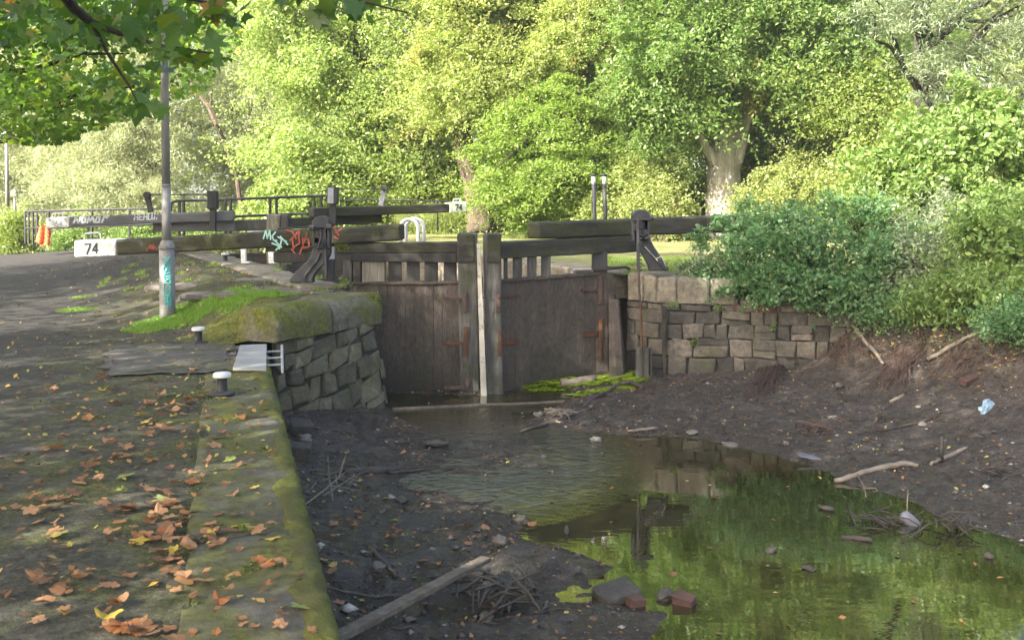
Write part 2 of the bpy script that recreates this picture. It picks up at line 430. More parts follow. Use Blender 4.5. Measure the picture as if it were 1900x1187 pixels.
# towpath: dark tarmac away from the edge, earth and moss nearer the stones
def towpath_mat():
    m, nt, p = base_mat("towpath tarmac and moss")
    vec, raw = coords(nt)
    def dotd(v, off):
        d = nt.nodes.new("ShaderNodeVectorMath"); d.operation = 'DOT_PRODUCT'
        nt.links.new(raw, d.inputs[0]); d.inputs[1].default_value = v
        return math_node(nt, 'ADD', d.outputs["Value"], off)
    d = dotd((-0.966, -0.257, 0), 0.396)                      # metres from the quay's edge
    n1 = noise_node(nt, raw, 0.9, 8, 0.65, 0.4); n2 = noise_node(nt, raw, 5.0, 8, 0.7); n3 = noise_node(nt, raw, 60, 4, 0.7); n4 = noise_node(nt, raw, 2.3, 7, 0.7, 0.6)
    tar = ramp(nt, [(0.3, (0.022, 0.020, 0.0175)), (0.7, (0.058, 0.053, 0.046))]); nt.links.new(n2.outputs[0], tar.inputs[0])
    earth = ramp(nt, [(0.25, (0.024, 0.023, 0.014)), (0.5, (0.056, 0.052, 0.034)), (0.75, (0.11, 0.10, 0.07))]); nt.links.new(n2.outputs[0], earth.inputs[0])
    dd = math_node(nt, 'ADD', d, math_node(nt, 'MULTIPLY', math_node(nt, 'SUBTRACT', n1.outputs[0], 0.5), 2.6))
    k = ramp(nt, [(0.30, 0.0), (0.50, 1.0)]); nt.links.new(math_node(nt, 'DIVIDE', dd, 4.0), k.inputs[0])
    c = mixc(nt, k.outputs[0], earth.outputs[0], tar.outputs[0])
    mm = ramp(nt, [(0.46, 0.0), (0.58, 0.9)]); nt.links.new(n4.outputs[0], mm.inputs[0])
    km = ramp(nt, [(0.12, 1.0), (0.42, 0.45), (0.62, 0.0)]); nt.links.new(math_node(nt, 'DIVIDE', d, 4.0), km.inputs[0])
    mo = ramp(nt, [(0.3, (0.035, 0.04, 0.008)), (0.7, (0.105, 0.115, 0.015))]); nt.links.new(n3.outputs[0], mo.inputs[0])
    c = mixc(nt, math_node(nt, 'MULTIPLY', mm.outputs[0], km.outputs[0]), c, mo.outputs[0])
    mp = nt.nodes.new("ShaderNodeMapping"); mp.vector_type = 'TEXTURE'                # a moss bank beside the coping block
    mp.inputs["Location"].default_value = (-2.95, 11.85, 0.15); mp.inputs["Scale"].default_value = (1.1, 1.2, 5)
    nt.links.new(raw, mp.inputs[0])
    gr = nt.nodes.new("ShaderNodeTexGradient"); gr.gradient_type = 'SPHERICAL'; nt.links.new(mp.outputs[0], gr.inputs[0])
    mb_ = ramp(nt, [(0.42, 0.0), (0.62, 0.9)]); nt.links.new(math_node(nt, 'ADD', math_node(nt, 'MULTIPLY', gr.outputs[1], .6), math_node(nt, 'MULTIPLY', n4.outputs[0], .55)), mb_.inputs[0])
    mo2 = ramp(nt, [(0.3, (0.06, 0.06, 0.008)), (0.7, MOSS)]); nt.links.new(n3.outputs[0], mo2.inputs[0])
    c = mixc(nt, mb_.outputs[0], c, mo2.outputs[0])
    g = ramp(nt, [(0.35, 0.65), (0.65, 1.25)]); nt.links.new(n3.outputs[0], g.inputs[0])
    c = mixc(nt, 1.0, c, g.outputs[0], 'MULTIPLY')
    n6 = noise_node(nt, raw, 20, 6, .75, .5); g6 = ramp(nt, [(0.36, 0.55), (0.64, 1.4)]); nt.links.new(n6.outputs[0], g6.inputs[0])
    c = mixc(nt, 1.0, c, g6.outputs[0], 'MULTIPLY')
    nt.links.new(c, p.inputs["Base Color"])
    p.inputs["Roughness"].default_value = 0.85; p.inputs["Specular IOR Level"].default_value = 0.3
    b = nt.nodes.new("ShaderNodeBump"); b.inputs["Strength"].default_value = 0.6; b.inputs["Distance"].default_value = 0.02
    nt.links.new(math_node(nt, 'ADD', n3.outputs[0], math_node(nt, 'MULTIPLY', n2.outputs[0], 2.0)), b.inputs["Height"])
    nt.links.new(b.outputs[0], p.inputs["Normal"])
    return m
M['towpath'] = towpath_mat()
M['lawn'] = mk("mown grass", [(0.25, (0.085, 0.095, 0.028)), (0.5, (0.17, 0.18, 0.06)), (0.75, (0.27, 0.25, 0.11))], 1.3, (0.85, 0.95), 0.9, 60, grain=(40, 0.6, 1.3), spots=((0.24, 0.19, 0.12), 0.35, 0.54, 0.66))

offs = np.concatenate([np.linspace(0, 0.6, 8), np.linspace(0.7, 5, 60), np.geomspace(5.2, 14, 24), np.geomspace(15, 120, 12)])
ysL = np.concatenate([np.linspace(-30, 2.4, 14), np.arange(2.5, 16.5, 0.1), np.arange(16.6, 27, 0.35), np.geomspace(27.5, 220, 18)])
bank('towpath', ysL, offs, left_x, z_left, -1, M['towpath'])
ysR = np.concatenate([np.linspace(-30, 3, 12), np.arange(3.3, 13, 0.2), np.arange(13.0, 15.0, 0.05), np.arange(15.1, 34, 0.3), np.geomspace(34.5, 220, 16)])
bank('grass_bank', ysR, offs, right_x, z_right, 1, M['lawn'])

# pool outline traced on the water level, metres
WZ = -0.9
pool_px = [(712, 727), (890, 734), (930, 727), (1050, 722), (1075, 735), (1000, 765), (985, 785), (1060, 797), (1150, 806), (1290, 812), (1430, 840), (1530, 872), (1560, 892), (1640, 912), (1700, 932), (1780, 966),
           (1880, 1004), (1990, 1040), (2200, 1150), (2300, 1300), (1700, 1420), (1250, 1300), (1195, 1187), (1225, 1140), (1120, 1118), (1050, 1105), (1040, 1085), (1130, 1072), (1160, 1052), (1085, 1030), (1000, 1012),
           (960, 985), (985, 965), (940, 952), (880, 935), (820, 915), (760, 905), (742, 890), (790, 870), (850, 845), (830, 822), (800, 800), (735, 775)]
pool = np.array([(G(x, y, WZ).x, G(x, y, WZ).y) for x, y in pool_px])
def sdist(X, Y, poly):
    """signed distance, negative inside"""
    X = np.asarray(X, float); Y = np.asarray(Y, float)
    dmin = np.full(X.shape, 1e9); ins = np.zeros(X.shape, bool)
    n = len(poly)
    for i in range(n):
        x0, y0 = poly[i]; x1, y1 = poly[(i + 1) % n]
        dx, dy = x1 - x0, y1 - y0
        t = np.clip(((X - x0) * dx + (Y - y0) * dy) / (dx * dx + dy * dy + 1e-12), 0, 1)
        dmin = np.minimum(dmin, np.hypot(X - x0 - t * dx, Y - y0 - t * dy))
        c = (y0 > Y) != (y1 > Y)
        xi = x0 + (Y - y0) * dx / (dy if abs(dy) > 1e-12 else 1e-12)
        ins ^= c & (X < xi)
    return np.where(ins, -dmin, dmin)
BL = np.array([(4.95, 13.7), (5.25, 13.2), (5.8, 12.2), (6.3, 10.5), (6.8, 8.0), (7.2, 4.0), (7.6, -2)])
def dline(X, Y, L):
    d = np.full(np.asarray(X, float).shape, 1e9)
    for (x0, y0), (x1, y1) in zip(L[:-1], L[1:]):
        dx, dy = x1 - x0, y1 - y0
        t = np.clip(((X - x0) * dx + (Y - y0) * dy) / (dx * dx + dy * dy), 0, 1)
        d = np.minimum(d, np.hypot(X - x0 - t * dx, Y - y0 - t * dy))
    return d
def mud_z(X, Y):
    X = np.asarray(X, float); Y = np.asarray(Y, float)
    d = sdist(X, Y, pool) + 0.09 * fbm(X, Y, 4.5, 21, 5) + 0.03 * fbm(X, Y, 21, 22, 2)
    left = sm((1.6 - 0.0 * Y - X) / 1.2)
    rise = np.where(d > 0, 0.05 * (1 - np.exp(-np.maximum(d, 0) / 0.12)) + (0.075 - 0.04 * left) * np.maximum(d, 0), -0.16 * (1 - np.exp(np.minimum(d, 0) / 0.35)))
    db = dline(X, Y, BL)
    steep = 0.62 * sm(1 - db / 1.25) + 0.34 * sm(1 - db / 2.6)
    z = WZ + rise + steep * sm((X - 3.2) / 1.3)
    # the quay's foot and the wing wall's foot
    dq = X - QUAY_X(Y)
    z = z + 0.16 * np.exp(-np.maximum(dq, 0) / 0.35)
    lump = (0.024 + 0.022 * left) * fbm(X, Y, 6.0, 11, 5) + 0.020 * fbm(X, Y, 24, 12, 3)
    z = z + lump * sm((d + 0.15) / 0.5) * (1 + 1.5 * steep)
    # riffle: the bed just under and just over the water
    k = sm(1.25 - np.hypot((X + 0.15) / 1.5, (Y - 10.3) / 2.0) * 1.25 + 0.25 * fbm(X, Y, 3.0, 41, 3))
    for cx, cy, rx, ry in ((-.42, 6.35, .75, .45), (-.1, 8.6, .30, .45), (.35, 6.75, .35, .35), (-.35, 12.4, 1.0, .5)):
        k = np.maximum(k, .9 * sm(1.4 - np.hypot((X - cx) / rx, (Y - cy) / ry) * 1.2 + 0.3 * fbm(X, Y, 5.0, 44, 3)))
    z = z * (1 - k) + k * (WZ + 0.003 + 0.030 * fbm(X * .7, Y * 1.3, 9.0, 42, 4) + 0.018 * fbm(X, Y, 30, 43, 2))
    cl = fbm(X, Y, 13.0, 51, 3); cl2 = fbm(X, Y, 34.0, 52, 2)
    z = z + (0.030 * np.maximum(cl - .15, 0) + 0.018 * np.abs(cl2) * (0.4 + left)) * sm((d - 0.02) / 0.25)
    return z
xs = np.arange(-3.6, 8.2, 0.03); ys = np.arange(2.6, 14.9, 0.03)
Xg, Yg = np.meshgrid(xs, ys)
Zg = mud_z(Xg, Yg)
nrow, ncol = Xg.shape
ii = (np.arange(nrow - 1)[:, None] * ncol + np.arange(ncol - 1)[None, :]).ravel()

def mud_mat():
    m, nt, p = base_mat("wet canal mud")
    vec, raw = coords(nt)
    n1 = noise_node(nt, raw, 1.4, 8, 0.65, 0.3); n2 = noise_node(nt, raw, 9, 8, 0.7); n3 = noise_node(nt, raw, 70, 5, 0.75)
    c1 = ramp(nt, [(0.25, (0.020, 0.0150, 0.0105)), (0.5, (0.050, 0.040, 0.030)), (0.78, (0.120, 0.098, 0.074))]); nt.links.new(n2.outputs[0], c1.inputs[0])
    sx = nt.nodes.new("ShaderNodeSeparateXYZ"); nt.links.new(raw, sx.inputs[0])
    hz = math_node(nt, 'ADD', sx.outputs[2], math_node(nt, 'MULTIPLY', math_node(nt, 'SUBTRACT', n1.outputs[0], 0.5), 0.22))
    up = ramp(nt, [(0.0, 0.0), (1.0, 1.0)]); nt.links.new(math_node(nt, 'ADD', math_node(nt, 'MULTIPLY', hz, 1.6), 1.35), up.inputs[0])   # 0 at the water, 1 on the bank
    dry = ramp(nt, [(0.25, (0.03, 0.023, 0.017)), (0.5, (0.075, 0.058, 0.044)), (0.78, (0.15, 0.118, 0.088))]); nt.links.new(n2.outputs[0], dry.inputs[0])
    c = mixc(nt, up.outputs[0], c1.outputs[0], dry.outputs[0])
    g = ramp(nt, [(0.35, 0.45), (0.68, 1.5)]); nt.links.new(n3.outputs[0], g.inputs[0])
    c = mixc(nt, 1.0, c, g.outputs[0], 'MULTIPLY')
    n5 = noise_node(nt, raw, 26, 6, .75, .6); g5 = ramp(nt, [(0.36, 0.5), (0.64, 1.5)]); nt.links.new(n5.outputs[0], g5.inputs[0])
    c = mixc(nt, 1.0, c, g5.outputs[0], 'MULTIPLY')
    nt.links.new(c, p.inputs["Base Color"])
    wet = ramp(nt, [(0.05, 0.18), (0.2, 0.36), (0.5, 0.8)]); nt.links.new(math_node(nt, 'ADD', math_node(nt, 'MULTIPLY', hz, 2.2), 2.05), wet.inputs[0])
    pud = ramp(nt, [(0.45, 1.0), (0.56, 0.22)]); nt.links.new(noise_node(nt, raw, 2.4, 6, .62, .4).outputs[0], pud.inputs[0])       # wet patches
    low = ramp(nt, [(0.25, 0.0), (0.5, 1.0)]); nt.links.new(up.outputs[0], low.inputs[0])
    wr = math_node(nt, 'MULTIPLY', wet.outputs[0], math_node(nt, 'MAXIMUM', pud.outputs[0], low.outputs[0]))
    nt.links.new(wr, p.inputs["Roughness"]); p.inputs["Specular IOR Level"].default_value = 0.5
    b = nt.nodes.new("ShaderNodeBump"); b.inputs["Strength"].default_value = 0.9; b.inputs["Distance"].default_value = 0.035
    nt.links.new(math_node(nt, 'ADD', n3.outputs[0], math_node(nt, 'MULTIPLY', n2.outputs[0], 2.5)), b.inputs["Height"])
    nt.links.new(b.outputs[0], p.inputs["Normal"])
    return m
M['mud'] = mud_mat()
tag(np_mesh('mud_bed', np.stack([Xg, Yg, Zg], -1).reshape(-1, 3), np.stack([ii, ii + 1, ii + ncol + 1, ii + ncol], -1), 4, M['mud'], None, True), kind='structure')

def on_mud(px, py, lift=0.0):
    Ys = np.linspace(3.2, 15.5, 1400)
    Xs = (px - CX) * Ys / F; Zs = EYE + (HY - py) * Ys / F
    h = np.maximum(mud_z(Xs, Ys), WZ)
    k = np.argmax(Zs <= h) if (Zs <= h).any() else np.argmin(Zs - h)
    return Vector((Xs[k], Ys[k], h[k] + lift))
def on_left(px, py, lift=0.0):
    Ys = np.linspace(3.2, 34, 2400)
    Xs = (px - CX) * Ys / F; Zs = EYE + (HY - py) * Ys / F
    h = z_left(Xs, Ys)
    k = np.argmax(Zs <= h)
    return Vector((Xs[k], Ys[k], h[k] + lift))
def top_of_mud(x, y): return float(max(mud_z(np.array([x]), np.array([y]))[0], WZ))

def water_mat():
    m, nt, p = base_mat("shallow brown water")
    vec, raw = coords(nt)
    n1 = noise_node(nt, raw, 0.8, 6, 0.6, 0.5)
    c = ramp(nt, [(0.3, (0.012, 0.011, 0.004)), (0.55, (0.024, 0.022, 0.007)), (0.8, (0.042, 0.036, 0.014))]); nt.links.new(n1.outputs[0], c.inputs[0])
    nt.links.new(c.outputs[0], p.inputs["Base Color"])
    p.inputs["Roughness"].default_value = 0.02
    p.inputs["IOR"].default_value = 2.4
    # a riffle runs from the gates into the pool
    def riff(cx, cy, rx, ry):
        mp = nt.nodes.new("ShaderNodeMapping"); mp.vector_type = 'TEXTURE'
        mp.inputs["Location"].default_value = (cx, cy, WZ); mp.inputs["Scale"].default_value = (rx, ry, 5)
        nt.links.new(raw, mp.inputs[0])
        gr = nt.nodes.new("ShaderNodeTexGradient"); gr.gradient_type = 'SPHERICAL'
        nt.links.new(mp.outputs[0], gr.inputs[0])
        return gr.outputs[1]
    a = riff(-0.25, 10.4, 1.7, 2.6)
    f1 = noise_node(nt, raw, 14, 4, 0.6, 0.6)
    mp = nt.nodes.new("ShaderNodeMapping"); mp.inputs["Scale"].default_value = (0.8, 1.8, 1); nt.links.new(raw, mp.inputs[0])
    f2 = noise_node(nt, mp.outputs[0], 4.0, 3, 0.5, 0.3)
    k = ramp(nt, [(0.05, 0.0), (0.4, 1.0)]); nt.links.new(a, k.inputs[0])
    h = math_node(nt, 'ADD', math_node(nt, 'MULTIPLY', f2.outputs[0], 0.055), math_node(nt, 'MULTIPLY', math_node(nt, 'MULTIPLY', f1.outputs[0], k.outputs[0]), 1.3))
    b = nt.nodes.new("ShaderNodeBump"); b.inputs["Strength"].default_value = 0.5; b.inputs["Distance"].default_value = 0.035
    nt.links.new(h, b.inputs["Height"]); nt.links.new(b.outputs[0], p.inputs["Normal"])
    return m
M['water'] = water_mat()
wq = [(-3.4, 2.7), (8.0, 2.7), (8.0, 14.6), (-3.4, 14.6)]
tag(np_mesh('water', np.array([(x, y, WZ) for x, y in wq]), np.array([0, 1, 2, 3]), 4, M['water']), kind='structure')
# open country beneath and beyond the banks, and the lock chamber's floor
M['field'] = mk("rough grassland", [(0.3, (0.05, 0.055, 0.02)), (0.7, (0.12, 0.12, 0.05))], 0.3, (0.9, 1.0), 0.5, 5)
tag(np_mesh('ground', np.array([(-600, -300, -2.4), (600, -300, -2.4), (600, 900, -2.4), (-600, 900, -2.4)]), np.array([0, 1, 2, 3]), 4, M['field']), kind='structure')

# ------------------------------------------------------------------ masonry
def stones(mb, P, rows, wid, seed, depth=0.05, gap=0.010, skew=0.12, g=6, width=1.0, bulge=26, keep=None, split=0.0):
    """pillow faced stones on the surface P(u, v) (u and v in metres) -> (point, normal)"""
    rr = random.Random(seed)
    v = 0.0
    for h in rows:
        u = -rr.uniform(0, wid[1] * 0.5)
        while u < width:
            wd = rr.uniform(*wid)
            u1 = min(u + wd, width); u0 = max(u, 0)
            if u1 - u0 > 0.05:
                c = [(u0, v), (u1, v), (u1, v + h), (u0, v + h)]
                c = [(a + rr.uniform(-skew, skew) * min(h, wd) * 0.5, b + rr.uniform(-skew, skew) * h * 0.5) for a, b in c]
                quads = [c]
                if h > .15 and rr.random() < split:               # two thin stones in the place of one
                    f = rr.uniform(.35, .65); f2 = f + rr.uniform(-.12, .12)
                    l = (c[0][0] + (c[3][0] - c[0][0]) * f, c[0][1] + (c[3][1] - c[0][1]) * f); r_ = (c[1][0] + (c[2][0] - c[1][0]) * f2, c[1][1] + (c[2][1] - c[1][1]) * f2)
                    quads = [[c[0], c[1], r_, l], [l, r_, c[2], c[3]]]
                for c in quads:
                    cu = sum(a for a, b in c) / 4; cv = sum(b for a, b in c) / 4
                    dep = depth * rr.uniform(0.35, 1.2); tilt = (rr.uniform(-.35, .35), rr.uniform(-.35, .35))
                    if keep is not None and not keep(cu, cv): continue
                    vs, fs = [], []
                    sd = rr.uniform(0, 50)
                    for j in range(g):
                        for i in range(g):
                            a, b = i / (g - 1), j / (g - 1)
                            a2, b2 = 0.5 - 0.5 * math.cos(math.pi * a), 0.5 - 0.5 * math.cos(math.pi * b)
                            bu = (c[0][0] * (1 - a2) + c[1][0] * a2) * (1 - b2) + (c[3][0] * (1 - a2) + c[2][0] * a2) * b2
                            bv = (c[0][1] * (1 - a2) + c[1][1] * a2) * (1 - b2) + (c[3][1] * (1 - a2) + c[2][1] * a2) * b2
                            k = 1 - gap / min(h, wd) * 2
                            wob = .007 * mnoise.noise(Vector((bu * 11, bv * 11, sd)))
                            bu, bv = cu + (bu - cu) * k + wob, cv + (bv - cv) * k + .8 * wob
                            fa = max(0.0, (1 - abs(2 * a2 - 1) ** bulge) * (1 - abs(2 * b2 - 1) ** bulge)) ** 0.5
                            q, n = P(bu, bv)
                            ch = mnoise.noise(Vector((bu * 9, bv * 9, sd))) * .4 + mnoise.noise(Vector((bu * 24, bv * 24, sd))) * .3
                            dd = dep * fa * (1 + tilt[0] * (a - .5) + tilt[1] * (b - .5))
                            vs.append(q + n * (dd + ch * dep * .5 - 0.012))
                    for j in range(g - 1):
                        for i in range(g - 1):
                            q = j * g + i
                            fs.append((q, q + 1, q + g + 1, q + g))
                    mb.add(vs, fs)
            u += wd
        v += h

def patch(P, width, height, nu, nv, back=0.0):
    vs, fs = [], []
    for j in range(nv + 1):
        for i in range(nu + 1):
            q, n = P(width * i / nu, height * j / nv)
            vs.append(q - n * back)
    for j in range(nv):
        for i in range(nu):
            a = j * (nu + 1) + i
            fs.append((a, a + 1, a + nu + 2, a + nu + 1))
    return vs, fs

def worn_block(mb, c0, c1, thick, z0, z1, seed, rad=0.06, n=9, overhang=0.0):
    """one coping block from c0 to c1 along its front edge, thick behind it (to the left of c0 -> c1), rounded and a little uneven"""
    rr = random.Random(seed)
    c0, c1 = Vector(c0), Vector(c1)
    d = (c1 - c0); L = d.length; d.normalize()
    nrm = Vector((d.y, -d.x, 0))                               # outward
    prof = []
    h = z1 - z0
    for k in range(5): prof.append((overhang, z0 + (h - rad) * k / 4))
    for k in range(1, 7):
        a = k / 6 * math.pi / 2
        prof.append((overhang - rad * (1 - math.cos(a)), z1 - rad + rad * math.sin(a)))
    for k in range(1, 7): prof.append((overhang - rad - (thick - rad - 0.015) * k / 6, z1))
    prof += [(-thick, z1 - 0.02), (-thick, z0)]
    m = len(prof)
    vs, fs = [], []
    for i in range(n + 1):
        t = i / n
        e = 0.012 if i in (0, n) else 0.0
        for j, (o, z) in enumerate(prof):
            s = mnoise.noise(Vector((c0.x + d.x * t * L, c0.y + d.y * t * L, z)) * 4 + Vector((seed, 0, 0))) + .6 * mnoise.noise(Vector((c0.x + d.x * t * L, c0.y + d.y * t * L, z + o)) * 11)
            p = c0 + d * (t * L)
            q = p + nrm * (o - e + s * 0.016)
            vs.append(Vector((q.x, q.y, z - e + s * 0.014 + .5 * rad * mnoise.noise(Vector((q.x * 2.2 + seed, q.y * 2.2, z * 2))) * (z > (z0 + z1) / 2))))
    for i in range(n):
        for j in range(m - 1):
            a = i * m + j
            fs.append((a, a + m, a + m + 1, a + 1))
    fs.append(tuple(range(m))); fs.append(tuple(n * m + k for k in range(m - 1, -1, -1)))
    mb.add(vs, fs)

# near quay: wall face, coping stones and their mossy edge
def quay_at(Y, z=0.0): return Vector((QUAY_X(Y), Y, z))
qw = thing('quay_wall', 'long quay wall under the leaf strewn mossy stone edge of the towpath', 'quay wall', quay_at(6, -1))
qd = (quay_at(1) - quay_at(0)).normalized(); qn = Vector((qd.y, -qd.x, 0))
LQ = (quay_at(10.45) - quay_at(0.5)).length
def PQ(u, v): return quay_at(0.5) + qd * u + Vector((0, 0, -1.25 + v)) + qn * (0.03 * (1.2 - v) - 0.05), qn
mb = MB(); stones(mb, PQ, [0.3, 0.26, 0.24, 0.2], (0.35, 0.8), 3, 0.05, 0.008, 0.06, width=LQ)
wall_o = mb.build('wall', M['dark_stone'], qw, True)
mb = MB(); mb.add(*patch(PQ, LQ, 1.24, 40, 4, 0.012)); mb.build('joints', M['mortar'], qw)
mb = MB(); Y = 0.2; k = 0
while Y < 10.4:
    L = 0.95 + 0.5 * rnd.random(); Y1 = min(Y + L, 10.43)
    if 10.43 - Y1 < 0.4: Y1 = 10.43
    worn_block(mb, quay_at(Y + .004), quay_at(Y1 - .004), 0.57, -0.26, 0.006 + 0.004 * rnd.random(), 40 + k, 0.07, 12)
    Y = Y1; k += 1
mb.build('coping', M['quay_coping'], qw, True)
# moss cushion along the edge: a ragged skin of moss over the arris
vs, fs = [], []
ysm = np.arange(2.0, 10.4, 0.035)
prof_n = 12
for i, Y in enumerate(ysm):
    b = quay_at(Y)
    wv = 0.10 + 0.07 * float(fbm(np.array(Y), np.array(0.0), 3.5, 31, 4)) + 0.05 * float(fbm(np.array(Y), np.array(2.0), 0.9, 32, 2)); wv = max(-0.04, wv + 0.06 * float(fbm(np.array(Y), np.array(5.0), 9.0, 33, 3)))
    for j in range(prof_n):
        t = j / (prof_n - 1)
        s = -0.16 + t * (0.16 + wv + 0.03)                      # along the profile: down the face, round the arris, over the top
        if s < -0.05: o, z = 0.0, s
        elif s < 0.06:
            a = (s + 0.05) / 0.11 * math.pi / 2
            o, z = -0.06 * (1 - math.cos(a)), -0.05 + 0.06 * math.sin(a)
        else: o, z = -s, 0.012
        th = 0.012 * math.sin(math.pi * min(1, max(0, t))) + 0.008 * rnd.uniform(-1, 1) * (0 < t < 1) - (0.03 if t in (0, 1) else 0)
        q = b + qn * (o + th * (0.8 if s < 0.02 else 0.1))
        vs.append((q.x, q.y, z + th * (1 if s > -0.02 else 0.2) - 0.006))
for i in range(len(ysm) - 1):
    for j in range(prof_n - 1):
        a = i * prof_n + j
        fs.append((a, a + prof_n, a + prof_n + 1, a + 1))
MB().add(vs, fs).build('moss_edge', M['edge_moss'], qw, True)
# end pier of the quay with the stop plank groove
pier0 = quay_at(10.5)
mb = MB()
for a, b in ((10.48, 10.66), (11.12, 11.36)):
    c = (quay_at(a) + quay_at(b)) / 2
    mb.box(c + Vector((0, 0, -0.63)) - qn * 0.26, ((quay_at(b) - quay_at(a)).length, 0.56, 1.24), (qd, qn, Vector((0, 0, 1))))
mb.build('groove_pier', M['concrete'], qw, False, 0.012)
c = quay_at(10.89)
MB().box(c + Vector((0, 0, -0.63)) - qn * 0.42, (0.46, 0.25, 1.26), (qd, qn, Vector((0, 0, 1)))).build('groove_back', M['concrete'], qw)

# concrete apron behind the groove
P4 = []
for a, b in zip([(196, 700), (200, 642), (432, 640), (420, 690)], [(200, 642), (432, 640), (420, 690), (196, 700)]):
    for k in range(10):
        t = k / 10; q = G(a[0] + (b[0] - a[0]) * t, a[1] + (b[1] - a[1]) * t, 0.004)
        P4.append(q + Vector((rnd.uniform(-.06, .06), rnd.uniform(-.06, .06), 0)))
ap = MB().add([Vector((q.x, q.y, 0.018)) for q in P4], [tuple(range(len(P4) - 1, -1, -1))])
M['apron'] = mk("worn concrete apron", [(0.3, (0.045, 0.041, 0.034)), (0.7, (0.105, 0.097, 0.084))], 3, (0.85, 0.95), 0.4, 40, moss=((0.045, 0.045, 0.015), 1.6, 0.46, 0.62))
tag(ap.build('pavement', M['apron']), kind='structure')

# left wing wall: battered rubble under two mossy coping blocks
B0, B1 = Vector((-2.46, 11.36, -1.12)), Vector((-1.37, 12.22, -1.12))
T0, T1 = Vector((-2.54, 11.44, 0.04)), Vector((-1.66, 12.85, 0.04))
WL, WH = (B1 - B0).length, 1.16
def PW(u, v):
    a, b = u / WL, v / WH
    lo = B0.lerp(B1, a); hi = T0.lerp(T1, a)
    bow = 0.10 * math.sin(math.pi * min(max(a, 0), 1))
    p = lo.lerp(hi, b)
    e1 = (B1 - B0).lerp(T1 - T0, b).normalized(); e2 = (hi - lo).normalized()
    n = e1.cross(e2).normalized()
    # the nose turns back towards the gate
    if a > 0.86:
        k = (a - 0.86) / 0.14
        p = p + Vector((-0.02, 0.16, 0)) * k * k
        n = (n + Vector((0.55, 0.2, 0)) * k).normalized()
    return p + n * bow * 0.6, n
ww = thing('wing_wall', 'battered rubble wing wall with two mossy coping blocks beside the gate', 'stone wall', (B0 + B1) / 2)
mb = MB(); stones(mb, lambda u, v: PW(u, min(max(v - .32 + .20 * u, -.02), WH - .01)), [0.24, 0.2, 0.24, 0.22, 0.2, 0.17, 0.14, 0.13, .13], (0.14, 0.34), 12, 0.055, 0.004, 0.42, g=9, width=WL, split=.1, keep=lambda u, v: .02 < v - .32 + .20 * u < WH - .03)
mb.build('masonry', M['mossy_stone'], ww, True)
mb = MB(); mb.add(*patch(PW, WL, WH, 24, 8, 0.02))
N0 = [PW(WL, WH * k / 6)[0] for k in range(7)]
E0 = [Vector((-1.80, 13.45, p.z)) for p in N0]
vs = N0 + E0; mb.add(vs, [(k, 7 + k, 8 + k, k + 1) for k in range(6)])
mb.build('joints', M['mortar'], ww)
e = (E0[0] - N0[0]); eL = Vector((e.x, e.y, 0)).length
def PR(u, v):
    a = u / eL; b = v / WH
    p = N0[0].lerp(E0[0], a).lerp(N0[6].lerp(E0[6], a), b)
    return p, Vector((0.95, 0.25, 0.1)).normalized()
mb = MB(); stones(mb, PR, [0.25, 0.24, 0.27, 0.2, 0.2], (0.25, 0.5), 13, 0.05, 0.012, 0.2, width=eL); mb.build('masonry', M['mossy_stone'], ww, True)
cA, cB, cC = Vector((-2.50, 11.30, 0)), Vector((-2.02, 12.12, 0)), Vector((-1.57, 13.02, 0))
for i, (p, q, s) in enumerate(((cA, cB, 61), (cB, cC, 65))):
    dd = (q - p).normalized() * 0.012
    mb = MB(); worn_block(mb, p + dd, q - dd, 0.50, 0.03, 0.375 - 0.02 * i, s, 0.19, 18, 0.03)
    mb.build('coping_block', M['moss_coping'], ww, True)
mb = MB(); worn_block(mb, cC + Vector((0.0, 0.02, 0)), Vector((-1.83, 13.40, 0)), 0.6, 0.03, 0.37, 66, 0.08, 8); mb.build('coping_block', M['moss_coping'], ww, True)
# grey flags on the lock side behind the coping
flags = thing('flagstones', 'grey worn flagstones behind the mossy coping blocks', 'flagstones', Vector((-2.6, 13.2, .37)))
for i, (x0, y0, x1, y1) in enumerate(((-2.95, 13.02, -2.2, 13.42), (-3.6, 13.05, -2.97, 13.45), (-3.35, 13.5, -2.5, 13.9), (-4.2, 13.52, -3.38, 13.95), (-5.1, 14.9, -3.9, 15.4), (-3.85, 14.85, -3.1, 15.3))):
    z = float(z_left((x0 + x1) / 2, (y0 + y1) / 2))
    MB().box(((x0 + x1) / 2, (y0 + y1) / 2, z - 0.025), (x1 - x0 - .02, y1 - y0 - .02, 0.07)).build('slab', M['concrete'], flags, False, 0.015)

# right wall: coursed stone under big coping blocks, a brick course further on
RW = [Vector((1.55, 14.42, 0)), Vector((1.86, 14.04, 0)), Vector((2.06, 13.90, 0)), Vector((3.2, 13.74, 0)), Vector((4.6, 13.48, 0)), Vector((5.5, 13.2, 0))]
segL = [(b - a).length for a, b in zip(RW[:-1], RW[1:])]
RWL = sum(segL)
def PRW(u, v):
    u = min(max(u, -0.1), RWL + 0.2); a = u; i = 0
    while i < len(segL) - 1 and a > segL[i]: a -= segL[i]; i += 1
    d = (RW[i + 1] - RW[i]).normalized()
    p = RW[i] + d * a
    n = Vector((d.y, -d.x, 0))
    return Vector((p.x, p.y, -1.15 + v)) + n * (0.05 * (1.3 - v)), n
rw = thing('lock_approach_wall', 'coursed sooty stone wall under the leafy bush right of the gate', 'stone wall', Vector((3, 13.8, -1)))
rows = [0.31, 0.33, 0.22, 0.19, 0.17, 0.08, 0.07]
mb = MB(); stones(mb, PRW, rows, (0.14, 0.46), 24, 0.035, 0.003, 0.20, g=13, split=.2, width=RWL)
mb.build('masonry', M['dark_stone'], rw, True)
MB().add(*patch(PRW, RWL, 1.40, 40, 4, 0.03)).build('joints', M['mortar'], rw)
